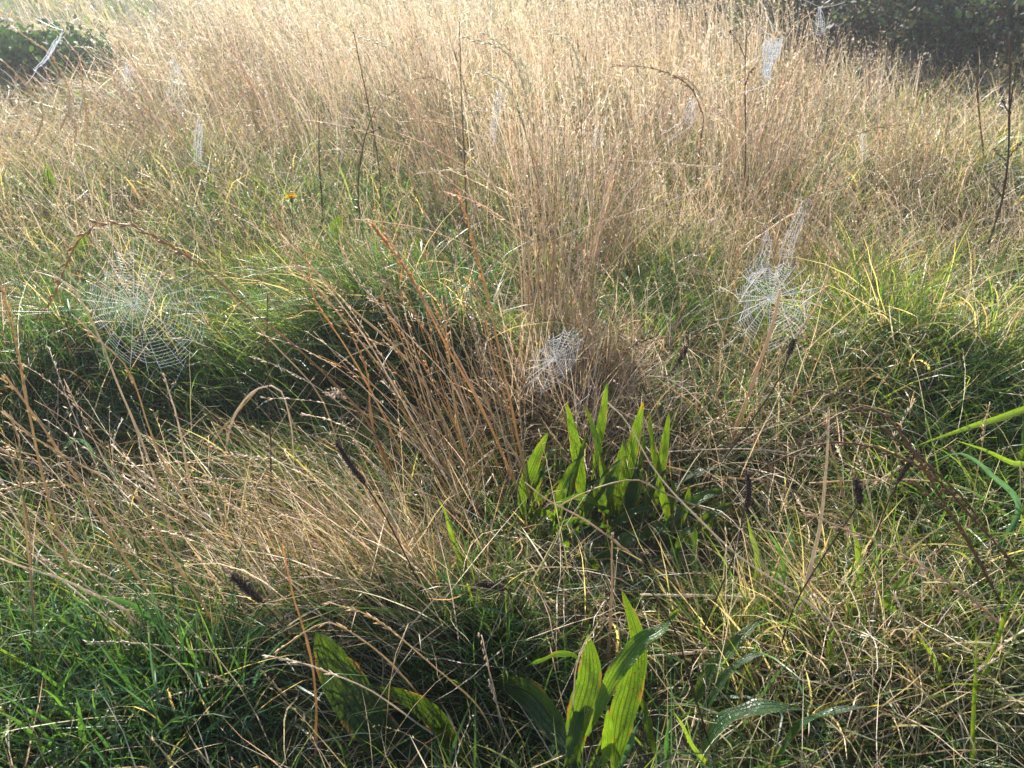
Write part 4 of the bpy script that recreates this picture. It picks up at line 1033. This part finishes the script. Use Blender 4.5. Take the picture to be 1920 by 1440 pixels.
def orb_web(label, cpx, ypl, ext, nrad, nturn, tilt, roll, hub=.10, sag=.10, miss=.10, r=.00028, bead=.00055, gap=None, anchors=(), seedv=1, inner=.16, rag=0):
    """ext(angle) gives the web's reach in metres for a direction in its own plane (0 = right, 90 = up)"""
    rs = random.Random(seedv)
    C = at(*cpx, ypl)
    ex = np.array([math.cos(tilt), math.sin(tilt), 0.0]); ez = np.array([-math.sin(tilt) * math.sin(roll), math.cos(tilt) * math.sin(roll), math.cos(roll)])
    t = thing("spider_web", label, "spider web", C)
    ang = [2 * PI * (k + rs.uniform(-.22, .22)) / nrad for k in range(nrad)]
    def P(a, rr): return C + ex * math.cos(a) * rr + ez * math.sin(a) * rr
    reach = [ext(a) * rs.uniform(.94, 1.06) for a in ang]
    dg = Geo()
    for k in range(nrad):
        if rs.random() < .04: continue
        g = Geo(); end = reach[k] * rs.uniform(1.0, 1.06)
        pts = [P(ang[k], q) + np.array([0, 0, -.002 * math.sin(PI * q / end)]) for q in np.linspace(.003, end, 7)]
        thread(g, pts, r * 1.2)
        part("radial_thread", g, M_WEB, t)
        q = np.arange(.01, end, .0042)
        drops(dg, np.array([P(ang[k], qq) for qq in q]), bead * RNG.uniform(.5, 1.1, len(q)))
    g = Geo(); hubg = Geo()
    for k in range(nrad):
        a0, a1 = ang[k], ang[(k + 1) % nrad]
        if a1 < a0: a1 += 2 * PI
        cut = rs.uniform(.86, 1.0)
        for j in range(nturn):
            fr = inner + (1 - inner) * ((j + k / nrad) / nturn) ** .92
            if fr > cut or rs.random() < miss: continue
            am = (a0 + a1) / 2
            if gap and gap(am % (2 * PI), fr): continue
            p0 = P(a0, reach[k] * fr); p1 = P(a1, reach[(k + 1) % nrad] * fr); ch = np.linalg.norm(p1 - p0)
            sg = sag * ch * rs.uniform(.5, 1.6)
            n = max(4, int(ch / .006)); tt = np.linspace(0, 1, n)
            inw = (C - (p0 + p1) / 2); inw = inw / (np.linalg.norm(inw) + 1e-9)
            q = p0[None] * (1 - tt)[:, None] + p1[None] * tt[:, None] + (4 * tt * (1 - tt))[:, None] * (np.array([0, 0, -sg]) + inw * sg * .8)[None]
            thread(g, q, r)
            m = max(2, int(ch / .0028)); t2 = (np.arange(m) + .5) / m
            q2 = p0[None] * (1 - t2)[:, None] + p1[None] * t2[:, None] + (4 * t2 * (1 - t2))[:, None] * (np.array([0, 0, -sg]) + inw * sg * .8)[None]
            drops(dg, q2, bead * RNG.uniform(.5, 1.25, m))
        for j in range(4):
            fr = hub * (.25 + .25 * j)
            thread(hubg, [P(a0, reach[k] * fr), P(a1, reach[(k + 1) % nrad] * fr)], r * .8)
    part("capture_spiral", g, M_WEB, t); part("hub", hubg, M_WEB, t); part("dew_beads", dg, M_WEB, t, kind="stuff")
    for (a, b, yb) in anchors:
        g = Geo(); pa = P(math.radians(a), ext(math.radians(a))); pb = at(b[0], b[1], yb)
        thread(g, [pa * (1 - q) + pb * q - np.array([0, 0, .004 * math.sin(PI * q)]) for q in np.linspace(0, 1, 8)], r * .8)
        n = int(np.linalg.norm(pb - pa) / .006); q = RNG.random(max(n, 2))[:, None]; drops(g, pa * (1 - q) + pb * q, bead * .8)
        part("anchor_thread", g, M_WEB, t)
    return t

def ell(l, r_, u, d, k):
    def f(a):
        c, s = math.cos(a), math.sin(a)
        ax = r_ if c > 0 else l; az = u if s > 0 else d
        return k / math.sqrt((c / ax) ** 2 + (s / az) ** 2)
    return f
y1 = 1.22; k1 = 1.0 / F * np.dot(at(250, 568, y1) - CAM, FW)
orb_web("large round dewy spider web hanging under the brown arched stem at left", (250, 568), y1, ell(80, 126, 112, 140, k1 * 1.05), 27, 17, .10, .05, r=.00020, bead=.00058, miss=.18, rag=1,
        gap=lambda a, fr: (fr > .62 and 0.15 < a < 1.25) or (fr > .72 and 1.9 < a < 2.5) or (.30 < fr < .5 and 2.1 < a < 2.6),
        anchors=[(100, (205, 418), 1.24), (160, (118, 500), 1.2), (60, (330, 472), 1.26), (5, (395, 560), 1.24), (300, (310, 745), 1.2), (230, (190, 640), 1.2), (185, (0, 582), 1.15)], seedv=3)
y2 = 1.60; k2 = 1.0 / F * np.dot(at(1040, 672, y2) - CAM, FW)
orb_web("small oval dewy spider web in front of the tall central tuft", (1040, 672), y2, ell(62, 62, 66, 84, k2 * 1.05), 18, 9, .62, -.2, sag=.10, miss=.07, r=.00034, bead=.00062,
        anchors=[(90, (1035, 570), 1.63), (150, (985, 620), 1.6), (20, (1100, 640), 1.63), (290, (1100, 770), 1.6), (200, (975, 690), 1.57)], seedv=5)
y3 = 1.72; k3 = 1.0 / F * np.dot(at(1440, 560, y3) - CAM, FW)
orb_web("torn dewy spider web on the thick flat stalk, hanging in two lobes at right", (1445, 558), y3, ell(62, 86, 70, 108, k3), 22, 14, -.25, .15, sag=.14, miss=.16, r=.00042, bead=.00080,
        gap=lambda a, fr: (4.45 < a < 4.75 and fr > .4) or (.3 < a < 1.0 and fr > .55),
        anchors=[(80, (1505, 375), 1.74), (95, (1440, 430), 1.74), (120, (1430, 470), 1.72), (170, (1340, 545), 1.7), (0, (1560, 545), 1.75), (340, (1580, 620), 1.75), (240, (1350, 655), 1.68), (20, (1550, 490), 1.75), (215, (1340, 600), 1.7)], seedv=8)

def silk_sheet(label, corners, yy, nl, nc, sagv=.01, r=.0003, bead=.0006, name="silk_tangle", rag=.5, drift=.0):
    """a narrow hanging sheet of threads: long strands and cross threads between two edges"""
    L = [at(p[0], p[1], yy) for p in corners[0]]; R = [at(p[0], p[1], yy + .03) for p in corners[1]]
    Lp = smooth_path(L, nc); Rp = smooth_path(R, nc)
    t = thing(name, label, "spider silk", Lp[0])
    g = Geo(); dg = Geo()
    for k in range(nl):
        u = k / max(nl - 1, 1); bow = RNG.normal(0, rag * .006, 3)
        q = Lp * (1 - u) + Rp * u + RNG.normal(0, .0012, (nc, 3)) + bow * np.sin(np.linspace(0, PI, nc))[:, None]
        n0 = random.randint(0, nc // 5); n1 = nc - random.randint(0, nc // 4)
        thread(g, q[n0:n1], r); drops(dg, q[n0:n1] + RNG.normal(0, .0005, (n1 - n0, 3)), bead * RNG.uniform(.5, 1.2, n1 - n0))
    part("strands", g, M_WEB, t, kind="stuff")
    for k in range(4):
        g = Geo(); a = (Lp if k % 2 else Rp)[-1 if k < 2 else 0]
        b = a + np.array([random.choice((-1, 1)) * random.uniform(.03, .10), random.uniform(-.03, .03), random.uniform(.0, .07) * (1 if k < 2 else -1)]) * (yy / 3)
        thread(g, [a * (1 - q) + b * q - np.array([0, 0, .004 * math.sin(PI * q)]) for q in np.linspace(0, 1, 7)], r); part("anchor_thread", g, M_WEB, t)
    g = Geo()
    for k in range(nc):
        if random.random() < rag: continue
        tt = np.linspace(0, 1, 8)[:, None]; w = np.linalg.norm(Lp[k] - Rp[k])
        q = Lp[k] * (1 - tt) + Rp[k] * tt + np.array([0, drift, -1.0]) * (4 * tt * (1 - tt)) * w * .18
        thread(g, q, r); drops(dg, q, bead * .9 * RNG.uniform(.5, 1.2, 8))
    part("cross_threads", g, M_WEB, t, kind="stuff"); part("dew_beads", dg, M_WEB, t, kind="stuff")
    return t
silk_sheet("narrow ladder of silk rising from the torn web to its bent top stem", ([(1448, 530), (1468, 450), (1492, 400), (1508, 372)], [(1480, 520), (1490, 460), (1505, 420), (1514, 380)]), 1.73, 6, 34)
silk_sheet("left veil of silk hanging beside the torn web", ([(1385, 520), (1405, 500), (1425, 470), (1438, 430)], [(1420, 540), (1430, 520), (1440, 500), (1448, 450)]), 1.72, 6, 22)
silk_sheet("thick white silk feather hanging high at upper right", ([(1428, 150), (1432, 110), (1430, 85), (1445, 65)], [(1445, 155), (1447, 125), (1462, 100), (1468, 68)]), 2.9, 16, 36, r=.0010, bead=.0016)
silk_sheet("bright straight silk strands far at top left by the cut patch", ([(62, 130), (80, 112), (98, 80), (112, 55)], [(70, 128), (88, 112), (106, 84), (122, 58)]), 3.1, 8, 20, r=.0012, bead=.0014, rag=.8)
silk_sheet("grey silk wisp hanging in the grass left of the golden tan tuft", ([(362, 300), (364, 270), (368, 240), (372, 215)], [(380, 310), (378, 275), (380, 245), (376, 215)]), 3.0, 8, 22, r=.0006, bead=.001)
silk_sheet("faint silk wisp below the longer silvery ear at top centre", ([(915, 270), (920, 230), (925, 190), (932, 160)], [(930, 280), (932, 240), (940, 200), (940, 160)]), 3.1, 8, 24, r=.0006, bead=.001)
silk_sheet("faint silk wisp right of the central tuft", ([(1105, 280), (1108, 260), (1115, 240), (1110, 225)], [(1130, 285), (1130, 262), (1128, 245), (1120, 230)]), 3.0, 7, 16, r=.0006, bead=.001)
silk_sheet("grey silk triangle beside the dark arched ear", ([(1282, 225), (1285, 212), (1290, 200), (1300, 185)], [(1300, 232), (1302, 215), (1302, 200), (1302, 185)]), 3.2, 9, 14, r=.0007, bead=.001)
silk_sheet("faint silk wisp at far right centre of the tan grass", ([(1610, 290), (1612, 275), (1612, 262), (1618, 248)], [(1628, 292), (1626, 276), (1626, 264), (1622, 250)]), 3.4, 7, 14, r=.0006, bead=.001)
silk_sheet("pale silk patch in the far top left grass", ([(225, 165), (228, 145), (232, 125), (230, 110)], [(245, 170), (248, 148), (246, 128), (240, 112)]), 3.8, 8, 16, r=.0006, bead=.001)
silk_sheet("silk patch shining in leaning grass at top left", ([(310, 190), (318, 160), (322, 130), (316, 110)], [(345, 195), (345, 165), (340, 135), (330, 112)]), 3.6, 8, 18, r=.0006, bead=.001)
silk_sheet("blurred silk patch high beside the far brambles", ([(1528, 60), (1530, 40), (1532, 25), (1535, 12)], [(1545, 62), (1545, 42), (1543, 28), (1540, 14)]), 4.2, 8, 14, r=.0008, bead=.0012)
silk_sheet("small white silk strip standing in the golden straw", ([(798, 925), (798, 912), (798, 900), (797, 888)], [(808, 925), (808, 912), (807, 900), (806, 886)]), 1.42, 7, 16, r=.00045, bead=.0007)

# knotted straw bundle
def knot():
    p = at(628, 738, 1.62); t = thing("straw_knot", "pale knotted husk caught on the crossing straws", "husk", p)
    g = Geo()
    for _ in range(46):
        a = p + RNG.normal(0, .007, 3) * np.array([1.4, 1, .7]); d = RNG.normal(0, 1, 3) * np.array([1.6, .8, .7]); d /= np.linalg.norm(d)
        b = a + d * random.uniform(.008, .02); m = (a + b) / 2 + RNG.normal(0, .004, 3)
        v, f = tube(smooth_path([a, m, b], 6), [.0004, .0012, .0018, .0018, .001, .0003], 4); g.add(v, f, PALE * random.uniform(.9, 1.25))
    part("husks", g, M_STRAW, t, kind="stuff")
    g = Geo(); end = at(780, 900, 1.5); v, f = tube(smooth_path([p, at(700, 790, 1.58), end], 14), .0016, 5); g.add(v, f, STRAW); part("stalk", g, M_STRAW, t)
knot()

# ------------------------------------------------------------------ yellow flower
def flower():
    y0 = ground_y(548, 470, .02) - .38; head = at(546, 371, y0 + .02)
    t = thing("yellow_flower", "single small yellow hawkweed flower standing in the upper left grass", "flower", at(548, 470, y0))
    g = Geo(); v, f = tube(smooth_path([[at(548, 500, y0)[0], y0, float(ground_z(at(548, 500, y0)[0], y0))], at(550, 450, y0), head - np.array([0, 0, .012])], 12), .0014, 5); g.add(v, f, MID); part("stalk", g, M_GRASS, t)
    g = Geo(); v, f = tube(np.array([head - np.array([0, 0, .018]), head - np.array([0, 0, .012]), head - np.array([0, 0, .002])]), [.002, .0055, .005], 8); g.add(v, f, DEEP); part("calyx", g, M_GRASS, t)
    for ring, (n, L, up) in enumerate([(20, .018, .30), (18, .016, .8), (14, .013, 1.5), (9, .010, 3.0)]):
        for k in range(n):
            a = 2 * PI * (k + .3 * ring) / n; d = np.array([math.cos(a), math.sin(a), up]); d /= np.linalg.norm(d)
            sd = np.array([-math.sin(a), math.cos(a), 0]); w = .0028
            q = [head + d * L * 1.25 * s for s in (0, .4, .85, 1.0)]; q[2] = q[2] - np.array([0, 0, .001]); q[3] = q[3] - np.array([0, 0, .002])
            vv = []
            for m, ww in zip(q, (.4, 1, 1, .5)): vv += [m - sd * w * ww, m + sd * w * ww]
            g = Geo(); g.add(np.array(vv), [(0, 1, 3), (0, 3, 2), (2, 3, 5), (2, 5, 4), (4, 5, 7), (4, 7, 6)], (.58, .25, .002)); part("petal", g, M_PETAL, t)
flower()

# ------------------------------------------------------------------ dead branching stalk at the right
def dead_stalk(label, pts, branches, yb, w=5.0):
    p3 = path_from(pts, yb, yb); t = thing("dead_dock_stalk", label, "dead stalk", p3[0])
    dep = np.dot(p3[0] - CAM, FW); foot = np.array([p3[0][0], p3[0][1], float(ground_z(p3[0][0], p3[0][1])) - .01])
    path = smooth_path(np.vstack([foot, p3]), 30)
    part("stalk", stem_geo(path, w / 2 * dep / F, w / 4 * dep / F, STEMC['k'] * 1.3, 4), M_DARK, t)
    for br in branches:
        b3 = path_from(br, yb, yb + random.uniform(-.08, .08)); bpth = smooth_path(b3, 12)
        g = stem_geo(bpth, w / 3.6 * dep / F, w / 7 * dep / F, STEMC['k'] * 1.3, 1)
        for _ in range(16):
            k = random.choice([random.randint(0, 11), 11, 11]); spindle(bpth[k] + RNG.normal(0, .003, 3), RNG.normal(0, 1, 3), .008, .0022, STEMC['k'] * random.uniform(.7, 1.8), g, 4)
        part("branch", g, M_DARK, t)
    return t
dead_stalk("dead dark branching stalk standing at the right edge", [(1872, 400), (1884, 340), (1890, 290), (1892, 200), (1895, 60)],
           [[(1888, 300), (1900, 285), (1912, 270)], [(1886, 300), (1874, 290), (1865, 282)], [(1892, 215), (1900, 170), (1908, 120)], [(1892, 210), (1886, 202), (1880, 190)], [(1878, 370), (1868, 355), (1862, 345)], [(1894, 110), (1885, 70), (1870, 40)]], 2.7)
dead_stalk("thin dark branched stalk among tan grass left of the silk feather", [(1396, 330), (1398, 250), (1397, 160), (1400, 60)], [[(1397, 110), (1385, 80), (1370, 60)], [(1399, 75), (1412, 50), (1420, 30)], [(1397, 160), (1404, 140), (1412, 130)]], 3.2, 3)
dead_stalk("small forked dark stalk in the grass at left centre", [(672, 360), (680, 280), (690, 240), (705, 200)], [[(682, 280), (670, 262), (660, 240)], [(688, 250), (700, 245), (712, 240)]], 2.9, 3.6)

# ------------------------------------------------------------------ brambles at the far right
def bramble(label, cx, cy, r, h, ncane, nleaf, seedv, pal=None):
    rs = np.random.default_rng(seedv)
    t = thing("bramble_bush", label, "bramble bush", (cx, cy, 0))
    tips = []
    for k in range(ncane):
        a = rs.uniform(0, 2 * PI); L = rs.uniform(.6, 1.1) * h; rr = rs.uniform(.2, 1) * r
        p0 = np.array([cx + rs.normal(0, r * .3), cy + rs.normal(0, r * .2), 0]); p1 = p0 + np.array([math.cos(a) * rr * .5, math.sin(a) * rr * .5, L]); p2 = p0 + np.array([math.cos(a) * rr * 1.3, math.sin(a) * rr * 1.1, L * rs.uniform(.4, .95)])
        pth = smooth_path([p0, p1, p2], 14); tips.append(pth)
        part("cane", stem_geo(pth, .006, .002, np.array([.12, .06, .05]), 0, 5), M_DARK, t)
    P = np.array(tips); i = rs.integers(0, ncane, nleaf); j = rs.integers(3, 14, nleaf)
    p = P[i, j] + rs.normal(0, .07, (nleaf, 3)); p[:, 2] = np.maximum(p[:, 2], .03)
    d = rs.normal(0, 1, (nleaf, 3)); d[:, 2] -= .3; d /= np.linalg.norm(d, axis=1, keepdims=True)
    L = rs.uniform(.03, .075, nleaf); W = L * rs.uniform(.5, .75, nleaf)
    sd = np.cross(d, rs.normal(0, 1, (nleaf, 3))); sd /= np.linalg.norm(sd, axis=1, keepdims=True); nn = np.cross(sd, d)
    pts = []
    for (s, w, q) in ((0, 0, 0), (.3, .42, .06), (.3, -.42, .06), (.65, .40, .05), (.65, -.40, .05), (1, 0, -.08), (.45, 0, -.03)):
        pts.append(p + d * (L * s)[:, None] + sd * (W * w)[:, None] + nn * (L * q)[:, None])
    v = np.stack(pts, 1).reshape(-1, 3)
    fl = np.array([(0, 1, 6), (0, 6, 2), (1, 3, 6), (2, 6, 4), (3, 5, 6), (4, 6, 5)])
    f = (fl[None] + (np.arange(nleaf) * 7)[:, None, None]).reshape(-1, 3)
    cs = np.array([[.035, .062, .032], [.055, .09, .045], [.05, .055, .05], [.18, .10, .05], [.11, .13, .07], [.10, .085, .09]])  # leaf colours raised a little to paint in haze
    if pal is not None: cs = np.array(pal)
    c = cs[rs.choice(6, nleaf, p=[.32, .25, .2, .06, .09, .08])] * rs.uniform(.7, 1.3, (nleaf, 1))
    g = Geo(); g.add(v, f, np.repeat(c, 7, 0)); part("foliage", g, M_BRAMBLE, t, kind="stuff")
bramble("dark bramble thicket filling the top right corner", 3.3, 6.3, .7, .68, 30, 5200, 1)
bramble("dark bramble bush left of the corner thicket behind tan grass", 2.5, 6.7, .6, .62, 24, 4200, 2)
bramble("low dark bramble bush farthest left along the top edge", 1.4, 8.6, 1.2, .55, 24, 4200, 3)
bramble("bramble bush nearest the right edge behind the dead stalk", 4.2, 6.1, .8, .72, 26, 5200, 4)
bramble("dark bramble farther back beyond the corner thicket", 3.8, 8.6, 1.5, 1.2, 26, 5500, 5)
gp = [[.03, .085, .03], [.025, .07, .035], [.04, .11, .035], [.03, .06, .02], [.07, .14, .03], [.03, .07, .04]]  # shade-dark greens for two bushes added in place of shaded grass
bramble("low added bush standing in for shaded grass, top left behind the silk strands", -3.75, 6.3, .55, .24, 22, 5500, 6, gp)
bramble("second added bush standing in for shaded grass at the far left edge", -4.7, 6.2, .6, .26, 20, 4500, 7, gp)

# ------------------------------------------------------------------ dew
def dew():
    g = Geo(); P = []
    for (y0, y1, n, r) in [(.6, 2.2, 5000, .0007), (2.2, 4.5, 4500, .0013), (4.5, 8, 1500, .0026)]:
        y = RNG.uniform(y0, y1, n); x = RNG.uniform(-1, 1, n) * (.68 * y + .1)
        top = np.interp(y, [0, 2.0, 3.0, 4.0], [.16, .22, .5, .72])
        z = ground_z(x, y) + RNG.random(n) * top
        P.append(np.stack([x, y, z], 1)); drops(g, P[-1], r * RNG.uniform(.5, 1.3, n))
    o = link("dew_drops", g.mesh("dew_drops", M_DEW)); tag(o, "tiny glinting dew drops clinging all over the grass", "dew", kind="stuff")
dew()
print("tris", sum(len(o.data.polygons) for o in bpy.data.objects if o.type == 'MESH'))

def haze():  # volume added to lift the distance like veiling sun glare
    m = bpy.data.materials.new("glare_haze"); m.use_nodes = True; t = m.node_tree; t.nodes.remove(t.nodes["Principled BSDF"])
    v = t.nodes.new("ShaderNodeVolumePrincipled"); v.inputs["Color"].default_value = (.92, .94, 1, 1); v.inputs["Density"].default_value = .0055
    v.inputs["Anisotropy"].default_value = .55
    t.links.new(v.outputs[0], t.nodes["Material Output"].inputs["Volume"])
    x0, x1, y0, y1, z0, z1 = -305, 305, -3, 405, -1.3, 1.9
    vs = [(x, y, z) for x in (x0, x1) for y in (y0, y1) for z in (z0, z1)]
    me = bpy.data.meshes.new("haze"); me.from_pydata(vs, [], [(0, 1, 3, 2), (4, 6, 7, 5), (0, 4, 5, 1), (2, 3, 7, 6), (0, 2, 6, 4), (1, 5, 7, 3)]); me.materials.append(m)
    tag(link("haze", me), "thin haze added over the meadow for the bright glare veil", kind="stuff")
haze()
